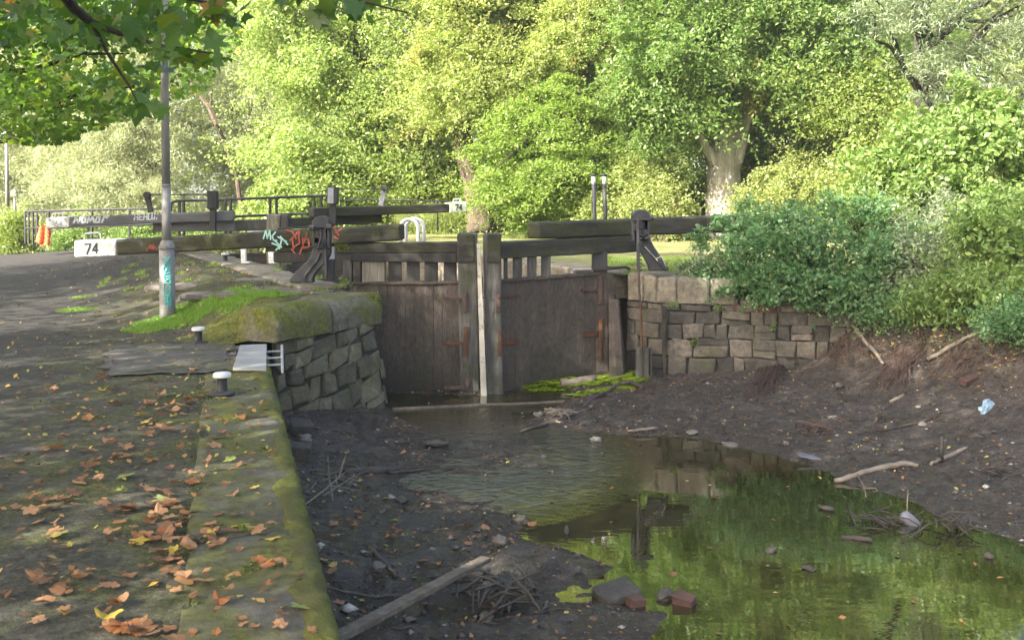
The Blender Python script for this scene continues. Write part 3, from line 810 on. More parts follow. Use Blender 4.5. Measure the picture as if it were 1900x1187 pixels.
zc0, zc1 = 0.17, 0.53
ub = [0.0, 0.30, 0.52, 0.80, 1.22, 1.55]
for i in range(len(ub) - 1):
    p, _ = PRW(ub[i] + .008, 1.3); q, _ = PRW(ub[i + 1] - .008, 1.3)
    mb = MB(); worn_block(mb, (p.x, p.y, 0), (q.x, q.y, 0), 0.5, zc0, zc1 - 0.012 * i, 80 + i, 0.05, 8, 0.03)
    mb.build('coping_block', M['sand_stone'], rw, True)
mb = MB(); u = 1.5
while u < RWL - 0.05:
    p, n = PRW(u + 0.05, 1.3); d = Vector((-n.y, n.x, 0))
    mb.box(Vector((p.x, p.y, 0.115 + rnd.uniform(-.004, .004))) + n * 0.012 - n * 0.1, (0.102, 0.22 + rnd.uniform(-.01, .01), 0.10), (d, n, Vector((0, 0, 1))))
    u += 0.112
mb.build('brick_course', M['brick'], rw, False, 0.008)
p, n = PRW(0.44, 1.0); d = Vector((-n.y, n.x, 0))
MB().box(Vector((1.96, 13.92, -0.5)) , (0.04, 0.14, 1.25)).build('groove_strip', M['mortar'], rw)  # thin dark strip, its colour standing in for the shade of a groove
# lock chamber walls beyond the gate (seen between the gate's pales)
cw = thing('chamber_wall', 'sunlit stone side of the empty lock chamber behind the gate', 'stone wall', Vector((0, 17, -1)))
c0, c1 = Vector((1.40, 14.72, 0)), Vector((-3.1, 23.2, 0))
cd = (c1 - c0).normalized(); cn = Vector((cd.y, -cd.x, 0)) * -1
def PC(u, v): return c0 + cd * u + Vector((0, 0, -2.2 + v)), cn
mb = MB(); stones(mb, lambda u, v: PC(u, v), [0.4] * 6, (0.5, 1.0), 33, 0.03, 0.01, 0.04, width=(c1 - c0).length)
mb.build('masonry', M['sand_stone'], cw, True)
MB().add(*patch(PC, (c1 - c0).length, 2.4, 12, 2, 0.02)).build('joints', M['mortar'], cw)
mb = MB()
k = 0; u = 0.02; LL = (c1 - c0).length
while u < LL - .3:
    p = c0 + cd * (u + .01); q = c0 + cd * (u + 1.19)
    worn_block(mb, q, p, 0.6, 0.16, 0.50, 90 + k, 0.04, 6, 0.02); u += 1.2; k += 1
mb.build('coping', M['sand_stone'], cw, True)
cw2 = thing('chamber_wall', 'stone side of the lock chamber nearest the towpath, behind the left gate leaf', 'stone wall', Vector((-4, 17, -1)))
d0, d1 = Vector((-2.12, 13.80, 0)), Vector((-6.75, 23.2, 0))
dd = (d1 - d0).normalized(); dn = Vector((dd.y, -dd.x, 0))
mb = MB()
u = 0.02; LL = (d1 - d0).length
while u < LL - .3:
    worn_block(mb, d0 + dd * (u + .01), d0 + dd * (u + 1.19), 0.6, 0.05, 0.40, 120 + k, 0.04, 6, 0.02); u += 1.2; k += 1
mb.build('coping', M['sand_stone'], cw2, True)
MB().add(*patch(lambda u, v: (d0 + dd * u + Vector((0, 0, -2.2 + v)), dn), LL, 2.3, 12, 2, 0.0)).build('masonry', M['dark_stone'], cw2)

# ------------------------------------------------------------------ lock gates, paddle gear, ironwork
UPZ = Vector((0, 0, 1))
def strokes(name, lines, O, U, V, width, mat, parent, jit=0.0):
    """painted strokes: lines of (u, v) in 0..1 over the panel O + u U + v V, a thin film on the surface"""
    mb = MB()
    n = U.cross(V).normalized()
    for ln in lines:
        pts = [O + U * u + V * v for u, v in ln]
        for a, b in zip(pts[:-1], pts[1:]):
            d = (b - a)
            if d.length < 1e-5: continue
            L = d.length; d.normalize(); s = d.cross(n)
            mb.box((a + b) / 2 + n * 0.003, (L + width * 0.7, width, 0.004), (d, s, n))
    return mb.build(name, mat, parent)
SEVEN = [[(0, 1), (1, 1), (0.35, 0)]]
FOUR = [[(0.72, 0), (0.72, 1), (0, 0.32), (1, 0.32)]]
def number74(O, U, V, width, mat, parent):
    strokes('number', [[(u * 0.42, v) for u, v in l] for l in SEVEN] + [[(0.58 + u * 0.42, v) for u, v in l] for l in FOUR], O, U, V, width, mat, parent)
def front(p, q, depth):
    """outward normal of a timber's face towards the camera"""
    d = (q - p).normalized(); n = d.cross(UPZ).normalized()
    if n.y > 0: n = -n
    return d, n
def hoop(mb, a, b, h, r, bend=0.35):
    """a squared handle from a to b, h high"""
    a, b = Vector(a), Vector(b); u = UPZ * h
    mb.tube([a, a + u * 0.75, a + u * 0.95 + (b - a) * 0.08, a + u + (b - a) * 0.2, b + u - (b - a) * 0.2, b + u * 0.95 - (b - a) * 0.08, b + u * 0.75, b], r, 6)
def bar(mb, px0, py0, px1, py1, Y0, Y1, depth):
    """timber covering these photo pixels at depths Y0 (left end) and Y1: py given as (top, bottom) pairs"""
    a0, a1 = A(px0, py0[0], Y0), A(px0, py0[1], Y0)
    b0, b1 = A(px1, py1[0], Y1), A(px1, py1[1], Y1)
    ca, cb = (a0 + a1) / 2, (b0 + b1) / 2
    d, n = front(ca, cb, depth)
    ca, cb = ca - n * depth / 2, cb - n * depth / 2
    mb.beam(ca, cb, depth, a0.z - a1.z, b0.z - b1.z, 10, 0.004, int(px0 + px1))
    return n

# --- near gate, left leaf
Lm, Lh = A(880, 500, 13.42), A(640, 500, 13.60)
gl = thing('lock_gate', 'near lock gate leaf on the left with a number 74 white beam end', 'lock gate', Vector((Lh.x, Lh.y, -1.0)))
def leaf_panel(gate, x0, x1, zt0, zt1, zb, y0, y1, nb, seed):
    mb = MB(); rr = random.Random(seed)
    for k in range(nb):
        a, b = k / nb, (k + 1) / nb
        p = Vector((x0 + (x1 - x0) * a, y0 + (y1 - y0) * a, 0)); q = Vector((x0 + (x1 - x0) * b, y0 + (y1 - y0) * b, 0))
        zt = zt0 + (zt1 - zt0) * (a + b) / 2 + rr.uniform(-.006, .006)
        d = (q - p); L = d.length; d.normalize(); n = Vector((d.y, -d.x, 0)); off = rr.uniform(-0.003, 0.003)
        mb.box((p + q) / 2 + UPZ * (zt + zb) / 2 - n * (0.04 - off), (L - 0.0015, 0.08, zt - zb), (d, n, UPZ))
    o = mb.build('planking', M['gate_wood'], gate, False, 0.0025)
    P, Q = Vector((x0, y0, 0)), Vector((x1, y1, 0)); d = (Q - P).normalized(); n = Vector((d.y, -d.x, 0)); L = (Q - P).length
    cb = MB(); cb.beam(P + UPZ * (zt0 + .012) - n * .03, Q + UPZ * (zt1 + .012) - n * .03, .13, .035, .035, 14, .005, seed); cb.build('ledge', M['gate_wood'], gate, False, .006)
    return o
def xy(px, Y): return (px - CX) * Y / F
leaf_panel(gl, xy(650, 13.60), xy(856, 13.44), 0.435, 0.46, -1.1, 13.60, 13.44, 12, 1)
# mitre post
def post(gate, px0, px1, pyt, Yp, zb, depth, mat, name, lean=0.0, bev=0.02, cap=True):
    x0, x1 = xy(px0, Yp), xy(px1, Yp); zt = EYE + (HY - pyt) * Yp / F
    mb = MB(); c = (x0 + x1) / 2
    mb.beam((c, Yp + depth / 2, zb), (c, Yp + depth / 2, zt - 0.001), 0.01, 0.01, 0.01) if False else None
    w2 = (x1 - x0) / 2
    rings = []
    rr = random.Random(int(px0))
    for k in range(9):
        t = k / 8; z = zb + (zt - zb) * t; l = lean * (1 - t)
        rings.append([Vector((c + sx * w2 + l + rr.uniform(-.003, .003), Yp + (0 if sy < 0 else depth) + rr.uniform(-.003, .003), z)) for sx, sy in ((-1, -1), (1, -1), (1, 1), (-1, 1))])
    vs = [q for r in rings for q in r]; fs = []
    for i in range(8):
        for j in range(4):
            a, b = i * 4 + j, i * 4 + (j + 1) % 4
            fs.append((a, b, b + 4, a + 4))
    fs += [(3, 2, 1, 0), (32, 33, 34, 35)]
    mb.add(vs, fs)
    return mb.build(name, mat, gate, False, bev)
p = post(gl, 849, 885, 432, 13.36, -1.1, 0.26, M['grey_wood'], 'mitre_post', 0.03)
mb = MB(); x0, x1 = xy(848, 13.34), xy(881, 13.34)
mb.box(((x0 + x1) / 2, 13.355, 0.90), (x1 - x0, 0.04, 0.36)); mb.build('mossy_facing', M['mossy_wood'], p, False, 0.02)
# rails
mb = MB(); bar(mb, 648, (452, 470), 849, (449, 469), 13.60, 13.46, 0.26); mb.build('top_rail', M['mossy_wood'], gl, False, 0.012)
mb = MB(); bar(mb, 648, (470.5, 485), 849, (469.5, 488), 13.585, 13.44, 0.26); mb.build('under_rail', M['dark_wood'], gl, False, 0.012)
# open pales above the boards
for a, b in ((720, 744), (754, 778), (787, 812), (823, 847)):
    mb = MB(); Yp = 13.56 - 0.0006 * (a - 720)
    x0, x1 = xy(a, Yp), xy(b, Yp); mb.box(((x0 + x1) / 2, Yp + 0.05, 0.56), (x1 - x0, 0.07, 0.36)); mb.build('pale', M['dark_wood'], gl, False, 0.008)
for a, b, mt, h in ((672, 714, 'rotten_wood', .40), (655, 669, 'gate_wood', .38), (636, 653, 'grey_wood', .34)):
    mb = MB(); Yp = 13.60
    x0, x1 = xy(a, Yp), xy(b, Yp); mb.box(((x0 + x1) / 2, Yp + 0.06, 0.73 - h / 2), (x1 - x0, 0.13, h)); mb.build('post', M[mt], gl, False, 0.014)
# balance beam with its painted end
mb = MB(); bn = bar(mb, 214, (445, 474.5), 742, (416, 447), 13.85, 13.50, 0.34)
bb = mb.build('balance_beam', M['mossy_wood'], gl, False, 0.035, 3)
mb = MB(); bar(mb, 137, (446.5, 477.5), 215, (444, 474.5), 13.90, 13.845, 0.345); we = mb.build('painted_end', M['white_paint'], bb, False, 0.02, 3)
O = A(158, 471, 13.885) + bn * 0.002; U = A(182, 470, 13.87) - A(158, 471, 13.885); V = A(158, 453, 13.885) - A(158, 471, 13.885)
number74(O, U, V, 0.021, M['black_paint'], we)
mb = MB(); hoop(mb, A(157, 446, 14.0), A(187, 444, 13.98), 0.09, 0.012); mb.build('handle', M['post_metal'], bb)
# lower heel timber below the beam
mb = MB(); bar(mb, 507, (469, 488), 600, (465, 487), 13.70, 13.62, 0.28); mb.build('heel_timber', M['dark_wood'], gl, False, 0.015)
mb = MB(); bar(mb, 492, (456, 468), 612, (450, 464.5), 13.70, 13.62, 0.24); mb.build('packing', M['mossy_wood'], gl, False, 0.01)
# tags sprayed on the beam
def beamO(px, py): # a point on the beam's face
    t = (px - 137) / (742 - 137); return A(px, py, 13.90 + (13.50 - 13.90) * t) + bn * 0.003
O = beamO(489, 463); U = beamO(534, 461) - O; V = beamO(489, 426) - O
strokes('graffiti', [[(0, .55), (.1, .95), (.16, .55), (.26, .95), (.3, .5)], [(.5, .85), (.36, .65), (.42, .45), (.55, .42)], [(.36, .3), (.66, .12), (.52, -.05)], [(.4, .5), (.75, .08)], [(.6, .6), (.95, .35)], [(.76, .5), (.66, .0)], [(.7, .62), (1.0, .2)]], O, U, V, 0.018, M['mint_paint'], bb)
O = beamO(530, 468); U = beamO(574, 466) - O; V = beamO(530, 424) - O
strokes('graffiti', [[(0, .95), (.3, .85), (.45, .55)], [(.2, .5), (.6, .9), (.55, .6)], [(.28, .6), (.34, .15)], [(.34, .2), (.6, .35), (.55, .7)], [(.72, .55), (.98, .5), (1, .2), (.75, .15), (.72, .55)], [(.75, .3), (.6, -.1)], [(.25, .12), (.4, -.05)], [(.8, .4), (.9, .75)]], O, U, V, 0.019, M['red_paint'], bb)
O = beamO(617, 445); U = beamO(650, 443) - O; V = beamO(617, 418) - O
strokes('graffiti', [[(.1, .9), (.2, .5), (.5, .7)], [(.15, .75), (.35, .3)], [(.1, .2), (.3, .05)]], O, U, V, 0.02, M['red_paint'], bb)
O = beamO(272, 468); U = beamO(292, 467) - O; V = beamO(272, 452) - O
strokes('graffiti', [[(0, .2), (.4, .8), (.7, .3), (.2, .5)], [(.6, .8), (1, .2)]], O, U, V, 0.016, M['red_paint'], bb)
# strap irons
def strap(gate, Yf, rects, mat, seed):
    """an iron strap of flat bars given as photo rectangles, standing off the face at depth Yf"""
    mb = MB(); rr = random.Random(seed)
    for (x0, y0, x1, y1) in rects:
        a, b = A(x0, y0, Yf), A(x1, y1, Yf)
        mb.box(((a.x + b.x) / 2, Yf - 0.008, (a.z + b.z) / 2), (b.x - a.x, 0.022, a.z - b.z))
        n = max(2, int(max(b.x - a.x, a.z - b.z) / 0.09))
        for k in range(n):
            t = (k + .5) / n
            c = Vector((a.x + (b.x - a.x) * (t if b.x - a.x > a.z - b.z else .5), Yf - 0.024, a.z + (b.z - a.z) * (t if b.x - a.x <= a.z - b.z else .5)))
            mb.tube([c, c + Vector((0, -0.012, 0))], 0.014, 6)
    return mb.build('strap_iron', mat, gate, False, 0.004)
strap(gl, 13.345, [(858, 543, 866, 578), (820, 549, 857.5, 555)], M['brown_iron'], 1)
s = strap(gl, 13.345, [(860, 606, 868, 637), (820, 633, 859, 640)], M['rust'], 2)
MB().box(A(864, 648, 13.335), (0.055, 0.022, 0.16)).build('rusty_tail', M['rust'], s, False, 0.006)
strap(gl, 13.345, [(863, 690, 871, 722), (824, 715, 862, 722)], M['brown_iron'], 3)

# --- near gate, right leaf
Rm, Rh = A(912, 500, 13.40), A(1112, 500, 14.42)
gr = thing('lock_gate', 'near lock gate leaf on the right running into the bush', 'lock gate', Vector((Rh.x, Rh.y, -1.0)))
leaf_panel(gr, xy(926, 13.46), xy(1112, 14.38), 0.475, 0.50, -1.1, 13.46, 14.38, 13, 2)
p = post(gr, 896, 929, 434, 13.34, -1.1, 0.28, M['grey_wood'], 'mitre_post', 0.035)
mb = MB(); x0, x1 = xy(904, 13.32), xy(930, 13.32)
mb.box(((x0 + x1) / 2, 13.335, 0.90), (x1 - x0, 0.04, 0.36)); mb.build('mossy_facing', M['mossy_wood'], p, False, 0.02)
mb = MB(); bar(mb, 930, (450, 480), 1182, (438, 468), 13.50, 14.62, 0.26); mb.build('top_rail', M['mossy_wood'], gr, False, 0.012)
for a, b in ((934, 942), (951, 969), (978, 996), (1004, 1022)):
    mb = MB(); Yp = 13.58 + 0.0042 * (a - 934)
    x0, x1 = xy(a, Yp), xy(b, Yp); mb.box(((x0 + x1) / 2, Yp + 0.06, 0.60), (x1 - x0, 0.07, 0.40)); mb.build('pale', M['grey_wood'], gr, False, 0.008)
hp = post(gr, 1102, 1127, 468, 14.34, -1.1, 0.28, M['gate_wood'], 'heel_post', 0.03)
mb = MB(); a = A(1114, 485, 14.31); mb.box((a.x, 14.47, a.z), (0.19, 0.30, 0.26)); mb.build('post_head', M['black_iron'], hp, False, 0.01)
mb = MB(); a = A(1114, 499, 14.3); mb.box((a.x + 0.02, 14.46, a.z), (0.24, 0.36, 0.03)); mb.tube([(a.x + .1, 14.4, a.z), (a.x + .35, 14.5, a.z + .01), (a.x + .42, 14.6, a.z - .02)], 0.022, 6); mb.build('collar_iron', M['black_iron'], hp, False, 0.005)
mb = MB(); rbn = bar(mb, 1000, (413, 444), 1400, (398, 430), 13.95, 15.6, 0.34); rb = mb.build('balance_beam', M['mossy_wood'], gr, False, 0.035, 3)
def rowY(px): return 13.46 + (14.38 - 13.46) * (px - 926) / (1112 - 926)
def rstrap(rects, mat, seed):
    mb = MB()
    for (x0, y0, x1, y1) in rects:
        Ya, Yb = rowY(x0), rowY(x1)
        a, b, c, d = A(x0, y0, Ya), A(x1, y0, Yb), A(x1, y1, Yb), A(x0, y1, Ya)
        n = Vector((0.44, -0.9, 0)) * 0.028
        mb.prism([a, b, c, d], [q + n for q in (a, b, c, d)])
        m = max(2, int(((b - a).length + (a - d).length) / 0.12))
        for k in range(m):
            t = (k + .5) / m; e = (a + d) / 2 + ((b + c) / 2 - (a + d) / 2) * t if (b - a).length > (a - d).length else (a + b) / 2 + ((d + c) / 2 - (a + b) / 2) * t
            mb.tube([e + n, e + n * 1.5], 0.014, 6)
    return mb.build('strap_iron', mat, gr, False, 0.004)
strap(gr, 13.335, [(920, 543, 927.5, 578)], M['brown_iron'], 4); rstrap([(930, 544, 962, 551)], M['brown_iron'], 5)
strap(gr, 13.335, [(924, 612, 930.5, 638)], M['rust'], 6)
MB().box(A(927.5, 650, 13.325), (0.045, 0.022, 0.14)).build('strap_iron', M['rust'], gr, False, 0.006)
rstrap([(931, 628, 962, 639)], M['rust'], 7)
rstrap([(1078, 535, 1108, 541)], M['brown_iron'], 8); strap(gr, 14.325, [(1110, 512, 1118, 564)], M['brown_iron'], 9)
rstrap([(1080, 614, 1110, 625)], M['rust'], 10); s = strap(gr, 14.325, [(1111, 590, 1118, 634)], M['rust'], 11)
MB().box(A(1114, 652, 14.315), (0.035, 0.022, 0.22)).build('rusty_tail', M['rust'], s, False, 0.006)

# pale plank wedged in the gap between the two posts
mb = MB(); a, b = A(887.5, 452, 13.30), A(898, 741, 13.22)
for k in range(10):
    pass
mb2 = MB(); n = 14; vs = []; fs = []
for i in range(n + 1):
    t = i / n; c = a.lerp(b, t); w2 = (0.022 + 0.016 * t) + rnd.uniform(-.003, .003)
    vs += [c + Vector((-w2, 0, 0)), c + Vector((w2, 0, 0)), c + Vector((w2, 0.05, 0)), c + Vector((-w2, 0.05, 0))]
for i in range(n):
    for j in range(4):
        q, r = i * 4 + j, i * 4 + (j + 1) % 4; fs.append((q, r, r + 4, q + 4))
fs += [(3, 2, 1, 0), tuple(n * 4 + k for k in range(4))]
tag(mb2.add(vs, fs).build('plank', M['pale_wood'], None, False, 0.004), 'pale bare plank standing in the gap between the two gate posts', 'plank')
# broad waterside posts at the right hollow quoin
tp = thing('timber_post', 'broad brown timber standing on end between the heel post and the stone wall', 'post', A(1140, 690, 14.1))
mb = MB(); a, b = A(1139, 556, 14.30), A(1146, 704, 14.02); mb.beam(a, b, 0.10, 0.02, 0.02) if False else mb.tube([a, a.lerp(b, .5), b], [0.075, 0.10, 0.115], 7); mb.build('upright', M['gate_wood'], tp)
tb = thing('timber_box', 'upright timber box at the foot of the rusty paddle rod', 'timber casing', A(1194, 700, 13.75))
for px, Yq, wpx in ((1186, 13.80, 12), (1198, 13.76, 10), (1207, 13.80, 5)):
    a = A(px, 645, Yq); b = A(px, 716, Yq)
    MB().box((a.x, Yq, (a.z + b.z) / 2 - .1), (wpx * Yq / F, 0.09, a.z - b.z + .2)).build('board', M['grey_wood'], tb, False, 0.008)

# --- ground paddle gear
def rack(mb, top, bot, w_, side):
    top, bot = Vector(top), Vector(bot); d = (bot - top); L = d.length; d.normalize()
    mb.tube([top, bot], w_, 4)
    n = int(L / 0.045)
    for k in range(n):
        c = top + d * (L * (k + .5) / n)
        mb.box(c + Vector((side * w_ * 1.1, 0, 0)), (w_ * 1.2, w_ * 1.3, 0.022))
def curved_leg(mb, pts, widths, Yl, thick):
    """flat cast leg following photo points (px, py) with widths in px"""
    vs, fs = [], []
    for (x, y), w_ in zip(pts, widths):
        a, b = A(x - w_ / 2, y, Yl), A(x + w_ / 2, y, Yl)
        vs += [a, b, b + Vector((0, thick, 0)), a + Vector((0, thick, 0))]
    for i in range(len(pts) - 1):
        for j in range(4):
            q, r = i * 4 + j, i * 4 + (j + 1) % 4; fs.append((q, r, r + 4, q + 4))
    fs += [(3, 2, 1, 0), tuple((len(pts) - 1) * 4 + k for k in range(4))]
    mb.add(vs, fs)
def domed(mb, px0, px1, pyt, pyb, Yd, thick):
    a, b = A(px0, pyb, Yd), A(px1, pyt, Yd); w2 = (b.x - a.x) / 2; cx = (a.x + b.x) / 2
    pr = [(-w2, a.z), (w2, a.z)] + [(w2 * math.cos(t), b.z - w2 * 0.7 + w2 * 0.7 * math.sin(t)) for t in [math.pi * k / 10 for k in range(11)]]
    mb.prism([Vector((cx + x, Yd, z)) for x, z in pr], [Vector((cx + x, Yd + thick, z)) for x, z in pr])
pg = thing('paddle_gear', 'black cast iron winding gear with a curved leg beside the left gate beam', 'paddle gear', A(570, 524, 12.98))
mb = MB(); curved_leg(mb, [(596, 462), (594, 474), (586, 486), (574, 498), (564, 508), (559, 517), (559, 525)], [34, 34, 36, 38, 40, 42, 44], 12.98, 0.16)
leg = mb.build('stand', M['black_iron'], pg, False, 0.014, 2)
mb = MB(); mb.tube([A(594, 470, 12.97), A(588, 484, 12.97), A(578, 496, 12.97), A(568, 508, 12.97), A(563, 524, 12.97)], 0.016, 6); mb.build('rib', M['black_iron'], leg)
mb = MB(); domed(mb, 579, 611, 401, 422, 12.95, 0.22); mb.build('head', M['black_iron'], pg, False, 0.012)
mb = MB()
a = A(595, 440, 12.95)
for px in (581, 609): b = A(px, 440, 12.95); mb.box((b.x, 13.04, a.z), (0.03, 0.17, 0.26))
mb.box((a.x, 13.13, a.z), (0.18, 0.03, 0.26)); mb.build('casing', M['black_iron'], pg, False, 0.006)
def gear(name, c, r, teeth, th, parent):
    mb = MB(); ring0, ring1 = [], []
    for k in range(teeth * 2):
        rr2 = r * (1.0 if k % 2 else 0.84); t = math.pi * k / teeth
        ring0.append(Vector(c) + Vector((rr2 * math.cos(t), -th / 2, rr2 * math.sin(t)))); ring1.append(ring0[-1] + Vector((0, th, 0)))
    mb.prism(ring0, ring1); mb.tube([Vector(c) + Vector((0, -th, 0)), Vector(c) + Vector((0, th, 0))], r * .3, 8)
    return mb.build(name, M['black_iron'], parent, False)
gear('gear_wheel', A(590, 432, 12.98), 0.07, 14, 0.04, pg); gear('gear_wheel', A(600, 446, 12.98), 0.055, 11, 0.04, pg)
mb = MB(); mb.tube([A(515, 424, 12.9), A(612, 421, 12.93)], 0.012, 6); mb.tube([A(574, 423, 12.9), A(584, 422, 12.9)], 0.035, 8); mb.tube([A(605, 421, 12.9), A(615, 421, 12.9)], 0.035, 8); mb.build('spindle', M['black_iron'], pg)
mb = MB(); mb.tube([A(574, 458, 12.9), A(600, 456, 12.9)], 0.012, 6); mb.box(A(586, 456, 12.92), (0.05, 0.05, 0.07)); mb.tube([A(590, 461, 12.9), A(596, 440, 12.9), A(594, 428, 12.9)], 0.014, 6); mb.build('pawl', M['black_iron'], pg)
mb = MB(); rack(mb, A(603, 418, 12.98), A(605, 517, 12.98), 0.024, -1); mb.build('rack', M['black_iron'], pg)
mb = MB(); b = A(610, 500, 13.06); mb.box((b.x, 13.12, b.z), (0.115, 0.12, 0.24)); mb.build('rack_casing', M['black_iron'], pg, False, 0.01)
pr_ = MB(); a, b = A(620, 466, 13.2), A(614, 491, 13.2)
pr_.prism([A(616, 458, 13.3), A(620, 458, 13.3), A(620, 487, 13.3), A(606, 487, 13.3)], [q + Vector((0, .05, 0)) for q in (A(616, 458, 13.3), A(620, 458, 13.3), A(620, 487, 13.3), A(606, 487, 13.3))])
pr_.build('bracket', M['grey_iron'], pg)

pg2 = thing('paddle_gear', 'black cast iron winding gear with a long rusty rod down the stone wall', 'paddle gear', A(1220, 502, 14.05))
mb = MB(); curved_leg(mb, [(1194, 446), (1199, 458), (1209, 474), (1218, 488), (1222, 496), (1223, 503)], [28, 30, 32, 34, 36, 37], 13.96, 0.16)
leg = mb.build('stand', M['black_iron'], pg2, False, 0.014, 2)
MB().tube([A(1200, 458, 13.95), A(1214, 478, 13.95), A(1232, 500, 13.95)], 0.014, 6).build('rib', M['black_iron'], leg)
mb = MB(); domed(mb, 1174, 1206, 389, 410, 13.80, 0.24); mb.build('head', M['black_iron'], pg2, False, 0.012)
mb = MB(); a = A(1190, 428, 13.8)
for px in (1176, 1204): b = A(px, 428, 13.8); mb.box((b.x, 13.9, a.z), (0.03, 0.2, 0.27))
mb.box((a.x, 14.0, a.z), (0.2, 0.03, 0.27)); mb.build('casing', M['black_iron'], pg2, False, 0.006)
gear('gear_wheel', A(1186, 417, 13.82), 0.07, 14, 0.04, pg2); gear('gear_wheel', A(1195, 432, 13.82), 0.055, 11, 0.04, pg2)
mb = MB(); mb.tube([A(1176, 408, 13.78), A(1213, 407, 13.78)], 0.012, 6); mb.tube([A(1205, 405, 13.76), A(1213, 404, 13.76)], 0.035, 8); mb.tube([A(1175, 427, 13.78), A(1193, 426, 13.78)], 0.014, 6); mb.tube([A(1196, 443, 13.78), A(1214, 438, 13.78)], 0.014, 6); mb.build('spindle', M['black_iron'], pg2)
mb = MB(); rack(mb, A(1184, 405, 13.76), A(1184, 505, 13.76), 0.026, 1); mb.build('rack', M['black_iron'], pg2)
rod = MB(); rod.tube([A(1185, 500, 13.62), A(1186, 540, 13.60), A(1188, 562, 13.60)], 0.016, 8); rod = rod.build('rod', M['brown_iron'], pg2)
mb = MB(); mb.tube([A(1188, 562, 13.60), A(1190, 600, 13.62), A(1191, 648, 13.66)], [0.017, 0.015, 0.014], 8); mb.build('rusty_rod', M['rust'], pg2)
mb = MB(); mb.tube([A(1196, 457, 13.94), A(1217, 480, 13.92), A(1228, 476, 13.9), A(1236, 495, 13.9)], 0.006, 5); mb.tube([A(1217, 480, 13.92), A(1220, 484, 13.9)], 0.006, 5)
tag(mb.build('dry_stalk', M['pale_wood']), 'thin pale dead stem caught on the winding gear beside the bush', 'plant stem')

# --- far gates
YF = 21.6
fg = thing('lock_gate', 'far lock gate leaf whose grey beam with a white end points at the railings', 'lock gate', A(290, 440, 21.0))
mb = MB(); fbn = bar(mb, 128, (402.5, 421), 434, (391, 410), 20.6, 21.2, 0.36); fb = mb.build('balance_beam', M['beam_grey'], fg, False, 0.03, 3)
mb = MB(); bar(mb, 86, (404.5, 424), 129, (402, 421.5), 20.55, 20.6, 0.365); we = mb.build('painted_end', M['white_paint'], fb, False, 0.02)
O = A(97, 418, 20.55) + fbn * .002; U = A(112, 417.5, 20.56) - A(97, 418, 20.55); V = A(97, 409, 20.55) - A(97, 418, 20.55)
number74(O, U, V, 0.02, mk("faded grey paint", [(0.3, (0.42, 0.42, 0.41)), (0.7, (0.5, 0.5, 0.49))], 6, (0.6, 0.8), 0.1, 20), we)
mb = MB(); hoop(mb, A(97, 404, 20.7), A(117, 403, 20.7), 0.08, 0.014); mb.build('handle', M['white_paint'], fb)
mb = MB(); bar(mb, 283, (412, 430), 436, (409.5, 429), 21.2, 21.4, 0.3); mb.build('top_rail', M['beam_grey'], fg, False, 0.015)
mb = MB(); bar(mb, 436.5, (409, 429), 498, (407, 428), 21.4, 21.5, 0.3); mb.build('top_rail', M['grey_wood'], fg, False, 0.015)
post(fg, 494, 519, 398, 21.45, -1.5, 0.3, M['rotten_wood'], 'mitre_post', 0)
leaf_panel(fg, xy(290, 21.2), xy(494, 21.5), 0.35, 0.35, -1.5, 21.3, 21.5, 8, 4)
O = A(137, 415, 20.62) + fbn * .004; U = A(202, 413, 20.74) - O; V = A(137, 402, 20.62) - O
strokes('graffiti', [[(0, .1), (.06, .9), (.13, .1), (.2, .9)], [(.22, .1), (.24, .8), (.34, .85), (.32, .15), (.22, .1)], [(.38, .05), (.42, .85), (.47, .3), (.54, .9), (.58, .1)], [(.6, .1), (.66, .8), (.74, .9), (.72, .1), (.62, .1)], [(.8, .05), (.86, .8), (1.0, .95), (.93, .7)]], O, U, V, 0.035, M['spray_white'], fb)
O = A(249, 408.5, 20.84) + fbn * .004; U = A(301, 406.5, 20.94) - O; V = A(249, 397, 20.84) - O
strokes('graffiti', [[(0, 0), (.03, 1)], [(.12, 0), (.14, 1)], [(0, .5), (.13, .5)], [(.3, 1), (.2, .95), (.18, .05), (.29, 0)], [(.19, .5), (.28, .5)], [(.34, 0), (.36, 1)], [(.45, 0), (.46, 1)], [(.35, .5), (.46, .5)], [(.52, 1), (.5, 0), (.6, .02)], [(.64, 1), (.63, .1), (.72, .05), (.74, 1)], [(.8, 0), (.84, 1), (.89, .3), (.95, 1), (1, 0)]], O, U, V, 0.022, M['spray_white'], fb)

fg2 = thing('lock_gate', 'far lock gate leaf whose mossy beam ends white in front of the leaning tree', 'lock gate', A(700, 440, 22.4))
mb = MB(); f2n = bar(mb, 582, (386, 404), 836, (378.5, 394), 21.6, 23.0, 0.36); fb2 = mb.build('balance_beam', M['mossy_wood'], fg2, False, 0.03, 3)
mb = MB(); bar(mb, 835, (376, 395), 866, (374, 393), 22.95, 23.1, 0.37); we = mb.build('painted_end', M['green_white'], fb2, False, 0.02)
O = A(845, 390, 22.98) + f2n * .003; U = A(857, 389.5, 23.04) - A(845, 390, 22.98); V = A(845, 380, 22.98) - A(845, 390, 22.98)
number74(O, U, V, 0.022, M['black_paint'], we)
mb = MB(); hoop(mb, A(841, 375, 23.1), A(854, 374, 23.15), 0.06, 0.014); mb.build('handle', M['green_white'], fb2)
mb = MB(); bar(mb, 534, (405, 423), 622, (402, 421), 21.55, 22.0, 0.3); mb.build('top_rail', M['mossy_wood'], fg2, False, 0.015)
mb = MB(); bar(mb, 622.5, (399, 418), 709, (396, 414), 22.0, 22.5, 0.3); mb.build('top_rail', M['mossy_wood'], fg2, False, 0.015)
post(fg2, 520.5, 534, 399, 21.45, -1.5, 0.3, M['grey_wood'], 'mitre_post', 0)
leaf_panel(fg2, xy(534, 21.6), xy(705, 22.5), 0.35, 0.35, -1.5, 21.6, 22.5, 8, 5)

